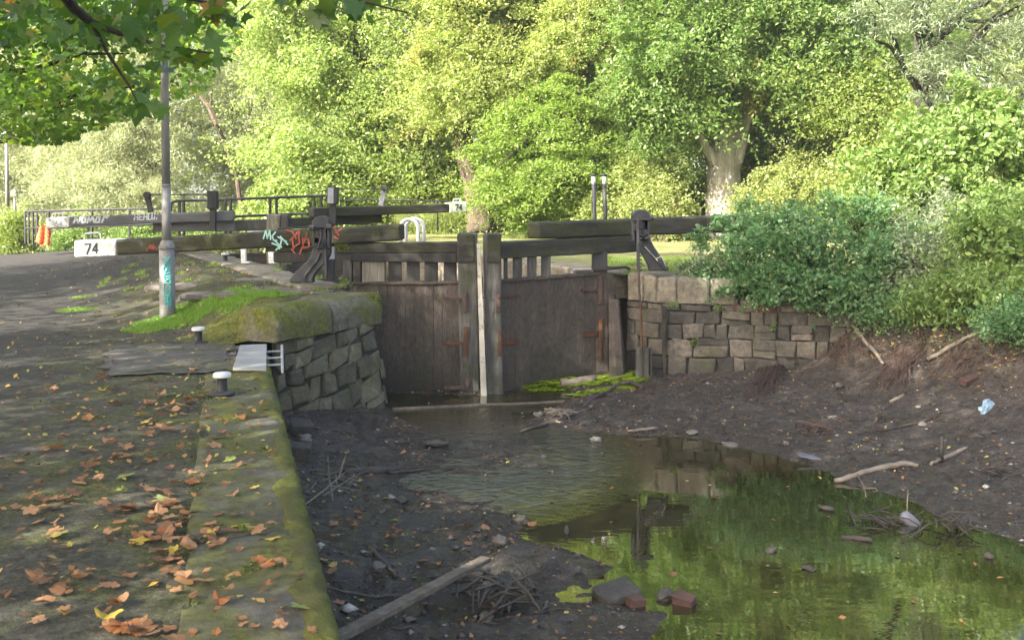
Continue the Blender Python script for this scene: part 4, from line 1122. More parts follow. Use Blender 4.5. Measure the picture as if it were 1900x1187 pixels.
# winding posts of the far gates: post with a box, a shaft, a leaning arm with a wheel
def far_gear(gate, px, pt, pb, pl, bx, Yg, arm, rody, boxmat, armmat, label):
    t = thing('winding_post', label, 'winding gear', A(px, pl, Yg))
    a, b = A(px, pb, Yg), A(px, pl, Yg)
    MB().box((a.x, Yg + .05, (a.z + b.z) / 2), (bx * 0.6 * Yg / F, 0.09, a.z - b.z)).build('post', M['black_iron'], t, False, 0.008)
    a, b = A(px - bx / 2, pt, Yg), A(px + bx / 2, pb, Yg)
    mb = MB(); mb.box(((a.x + b.x) / 2, Yg + .04, (a.z + b.z) / 2), (b.x - a.x, 0.18, a.z - b.z)); o = mb.build('gear_box', M['black_iron'], t, False, 0.015)
    MB().box(((a.x + b.x) / 2 - (b.x - a.x) * .14, Yg - .055, (a.z + b.z) / 2), ((b.x - a.x) * .55, 0.012, (a.z - b.z) * .92)).build('cover_plate', boxmat, o, False, 0.004)
    (x0, y0), (x1, y1), aw = arm
    mb = MB(); p, q = A(x0, y0, Yg + .1), A(x1, y1, Yg + .1); d = (q - p).normalized(); s = d.cross(Vector((0, 1, 0))).normalized()
    mb.box((p + q) / 2, ((q - p).length, aw * Yg / F, 0.05), (d, s, Vector((0, 1, 0)))); mb.build('arm', armmat, t, False, 0.01)
    MB().tube([p + Vector((0, -.06, 0)), p + Vector((0, .06, 0))], aw * .62 * Yg / F, 12).build('wheel', M['black_iron'], t)
    MB().tube([A(px, rody, Yg), A(x0, rody, Yg)], 0.012, 6).build('shaft', M['black_iron'], t)
far_gear(fg, 394, 354, 388, 428, 18, 21.0, ((273, 362), (280, 394), 10), 361, M['black_iron'], M['black_iron'], 'all black winding post standing in front of the grey far beam')
far_gear(fg2, 617, 347, 379, 415, 20, 21.7, ((714, 350), (706, 382), 9), 351, M['grey_iron'], M['grey_iron'], 'winding post with a grey plated box and a pale leaning arm')

# --- railings
def rail(name, label, pts_top, pts_low, posts, Yr, r=0.018, ends=()):
    t = thing(name, label, 'railing', A(*posts[0][:2], Yr))
    MB().tube([A(x, y, Yr) for x, y in pts_top], r, 6).build('handrail', M['black_iron'], t)
    if pts_low: MB().tube([A(x, y, Yr) for x, y in pts_low], r, 6).build('lower_rail', M['black_iron'], t)
    for x, y0, y1 in [(p[0], p[1], p[2]) for p in posts]:
        MB().tube([A(x, y0, Yr), A(x, y1, Yr)], r * 1.05, 6).build('post', M['black_iron'], t)
    return t
rail('railing', 'black handrail of the footbridge between the two far winding posts', [(317, 392), (317, 381), (320, 375), (327, 373), (480, 368), (607, 363)], [(318, 404), (430, 402), (600, 395)],
     [(333, 374, 440), (341, 374, 440), (418, 371, 440), (428, 371, 440), (501, 367.5, 440), (513, 367, 440), (583, 364.5, 430), (596, 364, 430)], 22.6, 0.03)
rail('railing', 'thin black railing running behind the white beam end to the orange netting', [(46, 393), (120, 391), (290, 387)], [(46, 424), (120, 422), (290, 416)],
     [(47, 392, 452), (53, 393, 453), (61, 394, 454), (69, 395, 456), (90, 391, 450), (170, 390, 448), (240, 388, 446)], 24.6, 0.026)
rail('railing', 'thin dark rail on the far bank between the grey box and the pale arm', [(630, 371), (700, 371), (830, 374)], None, [(632, 371, 420), (812, 374, 430)], 23.6, 0.016)
mb = MB(); net_pts = {}
NU, NV = 12, 11
for i in range(NU + 1):
    for j in range(NV + 1):
        u, v = i / NU, j / NV
        net_pts[i, j] = A(71 + 25 * u * (0.7 + 0.3 * v) + 3 * math.sin(v * 7 + i), 421 + 33 * v + 1.5 * math.sin(u * 9 + j), 24.3 + 0.12 * math.sin(u * 11 + v * 5))
for i in range(NU + 1):
    mb.tube([net_pts[i, j] for j in range(NV + 1)], 0.011, 4)
for j in range(NV + 1):
    mb.tube([net_pts[i, j] for i in range(NU + 1)], 0.011, 4)
tag(mb.build('safety_net', M['net']), 'crumpled orange plastic netting hanging at the end of the railing', 'netting')

# --- white hoops, poles, bollards, lamp posts
def ladder_hoop(label, px, pt, pb, wpx, Yh, r, rot=0.0):
    t = thing('ladder_hoop', label, 'handrail', A(px, pb, Yh), 'white hoops by the lock')
    w2 = wpx / 2
    for k, (dy, dx) in enumerate(((0, 0), (0.32, 7))):
        a = [A(px - w2 + dx, pb, Yh), A(px - w2 + dx, pt + w2, Yh)] + [A(px + dx - w2 * math.cos(math.pi * q / 10), pt + w2 - w2 * math.sin(math.pi * q / 10), Yh) for q in range(1, 10)] + [A(px + w2 + dx, pt + w2, Yh), A(px + w2 + dx, pb, Yh)]
        MB().tube([q + Vector((0, dy, 0)) for q in a], r, 8).build('hoop', M['white_paint'], t, True)
    return t
ladder_hoop('white arched ladder hoop on the far side of the lock behind the left gate beam', 759, 407, 482, 34, 17.4, 0.034)
h2 = thing('ladder_hoop', 'white ladder hoop whose two legs show under the left gate beam', 'handrail', A(478, 488, 17.6), 'white hoops by the lock')
for x0, x1 in ((447, 459), (498, 510)):
    a, b = A(x0, 438, 17.6), A(x1, 488, 17.6)
    MB().box(((a.x + b.x) / 2 - .01, 17.62, (a.z + b.z) / 2), ((x1 - x0 - 2) * 17.6 / F, 0.07, a.z - b.z)).build('leg', M['white_paint'], h2, False, 0.02)
    MB().box((b.x - .02, 17.6, b.z + .01), (0.14, 0.12, 0.03)).build('foot', M['white_paint'], h2, False, 0.01)
a, b = A(453, 440, 17.6), A(504, 440, 17.6); MB().tube([a, a + Vector((.06, 0, .06)), b + Vector((-.06, 0, .06)), b], 0.04, 8).build('hoop', M['white_paint'], h2)
# stone with a white painted edge on the far coping
es = thing('edge_stone', 'stone block with a white painted edge seen under the right gate rail', 'stone block', A(1080, 520, 15.2))
a = A(1082, 512, 15.2); MB().box((a.x + .06, 15.4, a.z), (0.36, 0.4, 0.20)).build('block', M['concrete'], es, False, 0.03)
MB().tube([A(1060, 520, 15.17), A(1061, 505, 15.17), A(1064, 500, 15.17), A(1100, 499, 15.17)], 0.012, 6).build('painted_edge', M['white_paint'], es)
for x, lab in ((1102, 'black pole with a white top, nearer the two mitred gate posts'), (1122, 'black pole with a white top, nearer the pale tree trunk')):
    t = thing('marker_pole', lab, 'pole', A(x, 445, 16.2), 'black poles behind the gate')
    a, b = A(x + 3, 470, 16.2), A(x - 0.5, 342, 16.2); MB().tube([a, b], 0.032, 10).build('shaft', M['black_iron'], t, True)
    a, b = A(x - 0.5, 342, 16.2), A(x - 1, 327, 16.2); MB().tube([a, b], 0.031, 10).build('white_band', M['white_paint'], t, True)
    a, b = A(x - 1, 327, 16.2), A(x - 1, 322.5, 16.2); MB().tube([a, b], 0.042, 10).build('cap', M['black_iron'], t, True)

def make_bollard(sc):
    def mesh(nm, prof, mat):
        mb = MB(); mb.lathe((0, 0, 0), [(r * sc, z * sc) for r, z in prof], 28)
        return mb.build(nm, mat, None, True)
    r = bpy.data.objects.new('mooring_bollard', None); COL.objects.link(r)
    for o in (mesh('base', [(0.115, 0.0), (0.115, 0.012), (0.105, 0.022), (0.05, 0.03)], M['black_iron']),
              mesh('stem', [(0.05, 0.02), (0.045, 0.06), (0.045, 0.13), (0.055, 0.15)], M['black_iron']),
              mesh('cap', [(0.05, 0.148), (0.078, 0.152), (0.082, 0.165), (0.080, 0.182), (0.068, 0.192), (0.03, 0.195)], M['white_paint'])):
        m = o.modifiers.new('edge', 'EDGE_SPLIT'); m.split_angle = R(40)
        o.parent = r
    return r
bol = make_bollard(0.87)
def copy_tree(o):
    c = o.copy(); COL.objects.link(c)
    for ch in o.children:
        d = ch.copy(); COL.objects.link(d); d.parent = c
    return c
for i, (px, py, sc, lab) in enumerate(((412, 733, 1.0, 'white capped iron mooring bollard nearest the leaves, beside the steel plate'),
                                       (368, 636, 1.0, 'white capped iron mooring bollard between the lamp post grass and the concrete apron'),
                                       (418, 487, 1.0, 'small white capped mooring bollard under the left gate beam'))):
    o = bol if i == 0 else copy_tree(bol)
    p = on_left(px, py)
    if i == 0: p = G(px, py, 0.0); p.z = 0.012
    o.location = p; o.scale = (sc, sc, sc)
    tag(o, lab, 'bollard', 'mooring bollards')

# steel plate and bars over the stop plank groove
sp = thing('steel_plate', 'bare grey steel plate lying at the stop plank groove', 'metal plate', G(460, 665, 0.03))
c4 = [G(432, 685, 0.03), G(445, 642, 0.03), G(495, 640, 0.03), G(494, 686, 0.03)]
MB().prism([q - UPZ * 0.012 for q in c4], [q + UPZ * 0.012 for q in c4]).build('plate', M['steel'], sp, False, 0.004)
gb = thing('groove_grating', 'three pale bars across the stop plank groove beside the steel plate', 'grating', G(508, 665, 0.0))
for y in (652, 664, 677):
    MB().tube([G(490, y + 1, 0.01), G(524, y - 1, 0.01)], 0.011, 6).build('bar', M['grey_iron'], gb)
MB().tube([G(523, 641, 0.0), G(524, 690, 0.0)], 0.014, 6).build('edge_bar', M['grey_iron'], gb)

# near lamp post
lb = on_left(311, 588)
lp = thing('lamp_post', 'grey lamp post with teal graffiti standing in the grass beside the towpath', 'lamp post', lb)
YL = lb.y
def lpx(px, py): return A(px, py, YL)
r0 = 14.2 * YL / F; r1 = 8.2 * YL / F; r2 = 6.0 * YL / F
base = Vector(lb); ax = Vector((-0.012, 0, 1))
def up(z): return base + ax * z
zs_ = EYE + (HY - 462) * YL / F - lb.z; z1_ = EYE + (HY - 446) * YL / F - lb.z
MB().tube([up(-0.1), up(0.2), up(zs_)], [r0, r0 * 1.0, r0 * 0.97], 24).build('base_section', M['post_metal'], lp, True)
MB().tube([up(zs_), up(zs_ + .02), up(zs_ + .05), up(z1_)], [r0 * 1.04, r0 * 1.04, r0 * 0.9, r1 * 1.15], 24).build('shoulder', M['post_metal'], lp, True)
zc = EYE + (HY - 345) * YL / F - lb.z
MB().tube([up(z1_ - .01), up(zc)], [r1 * 1.04, r1], 20).build('shaft', M['post_metal'], lp, True)
MB().tube([up(zc - .01), up(zc + .02)], [r1 * 1.06, r1 * 1.06], 20).build('collar', M['post_metal'], lp, True)
MB().tube([up(zc), up(5.4)], [r1 * 0.94, r2], 20).build('shaft', M['post_metal'], lp, True)
mb = MB(); mb.lathe(up(5.35), [(0.05, 0), (0.16, 0.08), (0.20, 0.32), (0.12, 0.42), (0.02, 0.46)], 20); mb.build('lantern', M['post_metal'], lp, True)
# teal tag wrapped round the base section
def on_post(u, z):
    t = -math.pi / 2 + u
    c = up(z); return c + Vector((math.cos(t), math.sin(t), 0)) * (r0 * 1.012)
mb = MB()
GT = [[(-.5, .93), (.1, .90), (.45, .95), (.1, .86)], [(.45, .95), (-.35, .80)], [(-.35, .82), (.35, .72), (.5, .80), (-.1, .84), (-.4, .74)], [(-.4, .74), (.0, .66), (.45, .70)], [(.2, .78), (-.3, .62), (.5, .60), (.3, .70)],
      [(-.35, .62), (-.1, .54), (.4, .58), (.5, .50), (-.3, .50), (-.4, .42)], [(-.4, .42), (.1, .36), (.5, .44), (.2, .50)], [(.5, .40), (.3, .30), (-.3, .30), (-.4, .38)], [(-.35, .30), (.0, .22), (.45, .28), (.5, .20), (-.2, .18)], [(.1, .30), (.15, .10)], [(-.1, .26), (-.2, .14)], [(.4, .2), (.45, .1)]]
for ln in GT:
    for (u0, v0), (u1, v1) in zip(ln[:-1], ln[1:]):
        n = 5
        pts = [on_post(u0 + (u1 - u0) * k / n + .25, 0.06 + (v0 + (v1 - v0) * k / n) * 0.72) for k in range(n + 1)]
        mb.tube(pts, 0.0075, 5)
mb.build('graffiti', M['teal_paint'], lp)
# far lamp posts
for px, pt, pb, Yq, lab in ((13, 262, 458, 28.0, 'distant grey lamp post at the end of the towpath'), (28, 366, 452, 38.0, 'farther thin pale post beyond the end of the towpath')):
    t = thing('lamp_post', lab, 'lamp post', A(px, pb + 20, Yq))
    MB().tube([A(px + 1, pb + 30, Yq), A(px + 1, 400, Yq)], 0.07, 10).build('base_section', M['post_metal'], t, True)
    MB().tube([A(px + 1, 400, Yq), A(px - 1, pt, Yq)], [0.05, 0.04], 10).build('shaft', M['post_metal'], t, True)
    mb = MB(); mb.lathe(A(px - 1, pt, Yq), [(0.05, -.02), (0.13, 0.04), (0.12, 0.2), (0.03, 0.26)], 12); mb.build('lantern', M['post_metal'], t, True)
# barrier at the towpath's end
bar_t = thing('road_barrier', 'small red and white barrier beyond the railing at the towpath end', 'barrier', A(44, 440, 30))
for k in range(4):
    a, b = A(36 + 4 * k, 404, 30), A(40 + 4 * k, 411, 30)
    MB().box(((a.x + b.x) / 2, 30, (a.z + b.z) / 2), (b.x - a.x, 0.04, a.z - b.z)).build('board', M['red_paint'] if k % 2 == 0 else M['white_paint'], bar_t)
for x in (38, 50): MB().tube([A(x, 404, 30.03), A(x, 462, 30.03)], 0.03, 6).build('leg', M['post_metal'], bar_t)

# ------------------------------------------------------------------ trees, shrubs, grass
def tmpl(kind):
    if kind == 'oval':      # folded along the midrib
        v = [(0, -.5, 0), (.25, -.18, .05), (.21, .2, .05), (0, .5, -.03), (-.21, .2, .05), (-.25, -.18, .05)]
        f = [(0, 1, 2, 3), (0, 3, 4, 5)]
    elif kind == 'rhomb':
        v = [(0, -.5, 0), (.30, 0, .06), (0, .5, 0), (-.30, 0, .06)]; f = [(0, 1, 2, 3)]
    elif kind == 'long':
        v = [(0, -.5, 0), (.10, -.05, .02), (0, .5, -.04), (-.10, -.05, .02)]; f = [(0, 1, 2, 3)]
    elif kind == 'round':
        v = [(0, -.45, 0), (.32, -.34, .04), (.42, .02, .06), (.24, .36, .03), (0, .5, -.03), (-.24, .36, .03), (-.42, .02, .06), (-.32, -.34, .04)]
        f = [(0, 1, 2, 3, 4), (0, 4, 5, 6, 7)]
    else:                   # lobed maple leaf as a fan round its centre
        ring = [(0, -.5, 0), (.14, -.36, .02), (.40, -.40, -.02), (.30, -.16, .04), (.52, .06, -.05), (.24, .08, .04), (.16, .26, .03), (0, .56, -.07),
                (-.16, .26, .03), (-.24, .08, .04), (-.52, .06, -.05), (-.30, -.16, .04), (-.40, -.40, -.02), (-.14, -.36, .02)]
        v = [(0, -.12, 0)] + ring; n = len(ring)
        f = [(0, 1 + k, 1 + (k + 1) % n) for k in range(n)]
    return np.array(v, float), f

def leaves(name, C, size, kind, mat, parent=None, up=0.8, out=None, seed=0, hang=0.0):
    """a leaf on every centre C: normals near up (plus out), random turn"""
    r = np.random.default_rng(seed)
    N = len(C)
    if N and np.mean(C[:, 1]) > 20: size = size * .80
    tv, tf = tmpl(kind)
    n = r.normal(size=(N, 3)) * 0.75
    n[:, 2] += up
    if out is not None: n += out
    n /= np.linalg.norm(n, axis=1)[:, None] + 1e-9
    t = r.normal(size=(N, 3))
    if hang: t[:, 2] -= hang
    t -= (t * n).sum(1)[:, None] * n
    t /= np.linalg.norm(t, axis=1)[:, None] + 1e-9
    b = np.cross(n, t)
    sz = (size * r.uniform(0.5, 1.3, N))[:, None, None]
    V = C[:, None, :] + sz * (tv[None, :, 0:1] * b[:, None, :] + tv[None, :, 1:2] * t[:, None, :] + tv[None, :, 2:3] * n[:, None, :])
    k = len(tv)
    per = np.tile(np.array([len(q) for q in tf], np.int32), N)
    base = np.concatenate([np.array(q) for q in tf])
    idx = (np.arange(N)[:, None] * k + base[None, :]).ravel()
    return np_mesh(name, V.reshape(-1, 3), idx, per, mat, parent)

def cloud(ells, seed, flat=0.55, shell=0.45):
    """leaf centres in clumps through ellipsoids (cx, cy, cz, rx, ry, rz, clumps, leaves per clump, clump radius)"""
    r = np.random.default_rng(seed)
    P, O, K = [], [], []
    for cx, cy, cz, rx, ry, rz, nc, nl, cr in ells:
        if cy > 20: nc, nl, cr, shell = int(nc * 1.6), nl * 1.75, cr * 1.15, min(shell, .2)
        d = r.normal(size=(nc, 3)); d /= np.linalg.norm(d, axis=1)[:, None]
        rad = r.uniform(shell, 1.0, nc) ** 0.7
        c = np.array([cx, cy, cz]) + d * rad[:, None] * np.array([rx, ry, rz])
        K.append(c)
        n = r.poisson(nl, nc)
        ci = np.repeat(np.arange(nc), n)
        g = r.normal(size=(len(ci), 3)); g /= np.linalg.norm(g, axis=1)[:, None]
        g *= (r.uniform(0, 1, len(ci)) ** 0.45)[:, None]
        s = np.minimum(cr * r.lognormal(-.05, .38, nc), 2.2 * cr)[ci]
        a = np.arctan2(d[:, 1], d[:, 0]) + r.normal(0, .9, nc)           # each spray reaches out its own way
        ca, sa = np.cos(a)[ci], np.sin(a)[ci]
        lo, la, ti = 1.55 * g[:, 0], .85 * g[:, 1], flat * g[:, 2]
        tilt = r.normal(-.12, .28, nc)[ci]
        p = c[ci] + s[:, None] * np.stack([lo * ca - la * sa, lo * sa + la * ca, ti + lo * tilt], -1)
        p[:, 2] -= 0.22 * (lo ** 2 + la ** 2) * s                        # and droops at its rim
        P.append(p); O.append(d[ci] * 0.35)
        ns = int(nc * .45)                                               # loose shoots breaking the outline
        sh = r.integers(0, nc, ns); m = max(4, int(nl * .16)); t = r.uniform(0, 1, (ns, m))
        dirs = d[sh] + r.normal(0, .35, (ns, 3)) + np.array([0, 0, .45]); dirs /= np.linalg.norm(dirs, axis=1)[:, None]
        L = cr * r.uniform(1.2, 3.0, ns)
        q = c[sh][:, None, :] + dirs[:, None, :] * (t * L[:, None])[:, :, None] + r.normal(0, 1, (ns, m, 3)) * (.16 * cr * (1.15 - t))[:, :, None]
        q[:, :, 2] -= .22 * t ** 2 * L[:, None]
        P.append(q.reshape(-1, 3)); O.append(np.repeat(d[sh] * .2, m, 0))
    return np.concatenate(P), np.concatenate(O), np.concatenate(K)

def limbs(mb, start, ends, r0, seed, sag=0.0):
    rr = random.Random(seed)
    for e in ends:
        s = Vector(start[rr.randrange(len(start))]) if isinstance(start, list) else Vector(start)
        e = Vector(e); m = s.lerp(e, 0.5) + Vector((rr.uniform(-.2, .2), rr.uniform(-.2, .2), rr.uniform(0, .3) - sag)) * (e - s).length * 0.4
        pts = []
        for k in range(7):
            t = k / 6; q = s * (1 - t) ** 2 + m * 2 * t * (1 - t) + e * t * t
            pts.append(q + Vector([rr.uniform(-1, 1) * 0.02 * (e - s).length for _ in range(3)]))
        mb.tube(pts, [r0 * (1 - 0.85 * k / 6) for k in range(7)], 5, False)

def tree(name, label, cat, trunk, ells, size, kind, lmat, bmat, seed, nlimb=16, group=None, up=0.8, flat=0.55, shell=0.45, hang=0.0, extra=None, limb_r=0.06, knobs=0):
    """trunk = list of (x, y, z, radius)"""
    t = thing(name, label, cat, Vector(trunk[0][:3]), group)
    C, O, K = cloud(ells, seed, flat, shell)
    if extra is not None: C = np.concatenate([C, extra]); O = np.concatenate([O, np.zeros_like(extra)])
    leaves('crown', C, size, kind, lmat, t, up, O, seed + 1, hang)
    mb = MB()
    pts = []
    rad = []
    for a, b in zip(trunk[:-1], trunk[1:]):
        for k in range(5):
            q = k / 5
            pts.append(Vector(a[:3]).lerp(Vector(b[:3]), q) + Vector((rnd.uniform(-1, 1), rnd.uniform(-1, 1), 0)) * a[3] * 0.05); rad.append((a[3] + (b[3] - a[3]) * q) * rnd.uniform(.95, 1.05))
    pts.append(Vector(trunk[-1][:3])); rad.append(trunk[-1][3])
    mb.tube(pts, rad, 28)
    o = mb.build('trunk', bmat, t, True)
    ring = 28
    for i, v in enumerate(o.data.vertices):
        k = min(i // ring, len(pts) - 1); c = pts[k]; d = v.co - c
        ang = math.atan2(d.y, d.x); z = v.co.z
        s = .13 * mnoise.noise(Vector((math.cos(ang) * 2.2, math.sin(ang) * 2.2, z * .5 + seed))) + .05 * mnoise.noise(Vector((math.cos(ang) * 7, math.sin(ang) * 7, z * 1.2)))
        s += .25 * max(0, 1 - k / 3) * abs(math.sin(2.5 * ang + seed))
        v.co = c + d * (1 + s)
    r = np.random.default_rng(seed + 5)
    sel = K[r.permutation(len(K))[:nlimb]]
    mb = MB(); limbs(mb, [tuple(x[:3]) for x in trunk[-2:]] + [tuple(pts[-3])], [tuple(x) for x in sel], limb_r, seed)
    mb.build('branches', bmat, t, True)
    return t, K

def shrub(name, label, cat, base, ells, size, kind, lmat, seed, nstem=14, group=None, up=0.7, flat=0.7, shell=0.3, stem=None, hang=0.0):
    t = thing(name, label, cat, Vector(base), group)
    C, O, K = cloud(ells, seed, flat, shell)
    leaves('foliage', C, size, kind, lmat, t, up, O, seed + 1, hang)
    r = np.random.default_rng(seed + 5)
    mb = MB(); limbs(mb, tuple(base), [tuple(x) for x in K[r.permutation(len(K))[:nstem]]], 0.018, seed)
    mb.build('stems', stem or M['bark'], t, True)
    return t

LM = {}
LM['lime'] = leafmat("bright lime leaves", [(0, (0.13, 0.19, 0.05)), (0.5, (0.20, 0.26, 0.08)), (0.85, (0.28, 0.33, 0.12)), (1, (0.36, 0.38, 0.18))], 0.55)
LM['lime2'] = leafmat("yellow green leaves with pinkish sprays", [(0, (0.15, 0.20, 0.05)), (0.6, (0.24, 0.28, 0.085)), (1, (0.36, 0.36, 0.17))], 0.55, big=((0.36, 0.24, 0.12), 0.55, 0.60, 0.70))
LM['horn'] = leafmat("layered green leaves", [(0, (0.11, 0.18, 0.032)), (0.6, (0.18, 0.25, 0.055)), (1, (0.28, 0.32, 0.10))], 0.55)
LM['maple'] = leafmat("mid green maple leaves", [(0, (0.075, 0.135, 0.03)), (0.6, (0.125, 0.195, 0.05)), (1, (0.21, 0.26, 0.08))], 0.48, big=((0.20, 0.17, 0.05), 0.8, 0.62, 0.72))
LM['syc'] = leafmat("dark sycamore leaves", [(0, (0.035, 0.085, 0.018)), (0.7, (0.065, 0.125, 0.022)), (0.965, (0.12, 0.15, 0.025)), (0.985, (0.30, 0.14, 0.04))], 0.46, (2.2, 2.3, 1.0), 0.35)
LM['syc2'] = leafmat("sunlit sycamore leaves", [(0, (0.07, 0.135, 0.025)), (0.7, (0.12, 0.20, 0.04)), (0.985, (0.20, 0.24, 0.06)), (1, (0.30, 0.20, 0.05))], 0.5, (2.2, 2.3, 1.0), 0.35)  # lighter copy of the sycamore leaves, sunlight mixed into the colour
LM['willow'] = leafmat("pale olive willow leaves", [(0, (0.25, 0.28, 0.14)), (0.6, (0.34, 0.37, 0.20)), (1, (0.44, 0.44, 0.28))], 0.45, (1.4, 1.5, 1.2))
LM['silver'] = leafmat("grey green leaves", [(0, (0.12, 0.16, 0.08)), (0.6, (0.19, 0.23, 0.13)), (1, (0.30, 0.33, 0.21))], 0.35, (1.5, 1.6, 1.1))
LM['bank'] = leafmat("fresh bank leaves", [(0, (0.09, 0.16, 0.035)), (0.6, (0.15, 0.22, 0.055)), (1, (0.24, 0.29, 0.10))], 0.4)
LM['bush'] = leafmat("blue green broad leaves", [(0, (0.055, 0.13, 0.048)), (0.6, (0.10, 0.19, 0.075)), (0.95, (0.19, 0.28, 0.125)), (1, (0.28, 0.27, 0.10))], 0.45, rough=0.4)
LM['dark'] = leafmat("shaded understorey leaves", [(0, (0.12, 0.17, 0.04)), (0.6, (0.19, 0.24, 0.06)), (1, (0.28, 0.31, 0.10))], 0.5)  # leaf colour raised to make up for shadow from neighbouring crowns
LM['yellow'] = leafmat("yellowing shrub leaves", [(0, (0.15, 0.19, 0.05)), (0.6, (0.22, 0.26, 0.08)), (1, (0.34, 0.34, 0.14))], 0.4, big=((0.30, 0.17, 0.10), 0.9, 0.66, 0.74))
LM['ground'] = leafmat("grass blades", [(0, (0.10, 0.22, 0.02)), (0.7, (0.16, 0.30, 0.035)), (1, (0.30, 0.34, 0.09))], 0.35, (1.6, 1.6, 1.0))

LM['tuft'] = leafmat("dull moss tufts", [(0, (0.05, 0.07, 0.012)), (0.7, (0.085, 0.11, 0.018)), (1, (0.14, 0.15, 0.04))], 0.3, (1.5, 1.5, 1.0))
# far-off wood closing the view
r = np.random.default_rng(500)
ell = []
for x in np.linspace(-34, 34, 18):
    ell.append((x + r.uniform(-1, 1), 50 + r.uniform(-3, 3), r.uniform(6, 8), 3.6, 2.5, 9.5, 80, 52, 1.3))
C, O, K = cloud(ell, 501, 0.6, 0.2)
fw = leaves('far_wood', C, 0.36, 'rhomb', LM['lime2'], None, 0.8, O, 502)
tag(fw, 'far off green wood closing the view behind the trees', 'woodland', None, 'stuff')

# broad lime in the middle left
tree('lime_tree', 'broad bright green tree filling the view above the left gate', 'tree', [(-4.4, 31, -0.4, .38), (-4.5, 31, 3, .30), (-4.3, 31, 7.5, .16)],
     [(-5.2, 30.2, 3.2, 2.6, 2.2, 2.6, 70, 260, .62), (-4.2, 30.6, 6.2, 3.4, 2.6, 2.8, 100, 250, .66), (-4.6, 31.2, 10.2, 2.8, 2.6, 3.0, 60, 200, .75), (-3.0, 30.6, 2.6, 1.6, 2.0, 1.5, 34, 260, .55), (-5.6, 29.6, 1.2, 1.7, 1.0, 1.2, 36, 240, .5), (-6.6, 30.2, 7.6, 1.6, 1.6, 2.2, 36, 220, .6)], .125, 'oval', LM['lime'], M['bark'], 600, 26)
# leaning trunk with a yellow-green crown and pinkish sprays
tx = [A(893, 428, 28.0), A(884, 380, 28.0), A(876, 330, 28.0), A(864, 285, 28.0), A(850, 200, 28.0), A(838, 60, 28.0)]
tree('ash_tree', 'leaning brown trunked tree with a yellow green crown flushed pink', 'tree', [(*tx[0], .34), (*tx[1], .30), (*tx[2], .27), (*tx[3], .26), (*tx[4], .22), (*tx[5], .12)],
     [(-0.6, 28.6, 7.2, 2.4, 2.0, 2.6, 70, 240, .62), (1.8, 28.6, 5.6, 2.2, 1.6, 1.6, 50, 230, .55), (-1.8, 28.8, 4.0, 1.5, 1.2, 1.2, 26, 240, .5), (0.3, 28.8, 10.6, 2.6, 2.2, 2.0, 40, 200, .7), (-1.2, 27.2, 4.6, 1.5, .7, 1.5, 44, 210, .5), (-.6, 27.2, 7.0, 1.6, .7, 1.4, 30, 210, .5)], .115, 'oval', LM['lime2'], M['bark'], 620, 22)
# dark thicket behind the leaning trunk
shrub('holly_bush', 'deep green thicket behind the far beam and the leaning trunk', 'shrub', (-2.6, 29.6, -.2), [(-2.9, 29.8, 1.2, 1.7, .9, 1.5, 60, 190, .42), (-1.2, 29.8, 1.8, .9, .8, 1.5, 26, 190, .4)], .11, 'oval', LM['dark'], 640)
# layered hornbeam
tree('hornbeam', 'low layered bright green hornbeam right of the leaning trunk', 'tree', [(1.7, 26.6, .2, .12), (1.6, 26.6, 1.5, .10), (1.4, 26.7, 3.6, .05)],
     [(1.05, 26.6, 2.3, 2.05, 1.5, 1.75, 120, 210, .50), (1.1, 26.7, 3.9, 1.5, 1.2, .8, 34, 210, .46), (2.6, 26.7, 2.6, 1.1, 1.1, 1.5, 34, 200, .45)], .095, 'oval', LM['horn'], M['dark_bark'], 660, 30, up=1.1, flat=0.24)
# maple with the pale trunk
mt = [A(1338, 440, 26.0), A(1340, 395, 26.0), A(1342, 330, 26.0), A(1347, 268, 26.0), A(1352, 248, 26.0)]
mx, K = tree('maple_tree', 'big spreading maple with a thick pale grey trunk', 'tree', [(*mt[0], .46), (*mt[1], .40), (*mt[2], .375), (*mt[3], .40), (*mt[4], .36), (5.25, 26.0, 4.4, .26), (5.2, 26.1, 6.5, .18)],
     [(3.6, 25.2, 4.6, 1.5, 1.4, 2.1, 44, 260, .52), (6.2, 25.4, 6.6, 3.0, 2.0, 2.2, 90, 240, .62), (4.6, 26.0, 8.8, 3.4, 2.6, 2.4, 80, 220, .75), (7.6, 26.4, 4.6, 1.7, 1.2, 1.7, 44, 230, .5), (5.0, 25.0, 4.3, 1.3, .7, .9, 34, 220, .42), (8.6, 25.6, 3.9, 1.5, 1.2, 1.6, 44, 210, .5), (6.4, 24.8, 4.6, 1.0, .6, .8, 24, 220, .42)],
     .125, 'oval', LM['maple'], M['pale_bark'], 680, 18, limb_r=0.07)
mb = MB()
mb.tube([A(1328, 300, 25.8), A(1312, 278, 25.7), A(1302, 258, 25.6), A(1290, 225, 25.5)], [.14, .12, .10, .07], 8, False)
mb.tube([A(1366, 300, 25.9), A(1374, 268, 25.8), A(1380, 240, 25.7), A(1398, 190, 25.6)], [.17, .15, .13, .09], 8, False)
mb.tube([A(1348, 262, 25.9), A(1350, 225, 25.9), A(1344, 180, 25.9)], [.14, .12, .09], 8, False)
mb.build('forked_limb', M['pale_bark'], mx, True)
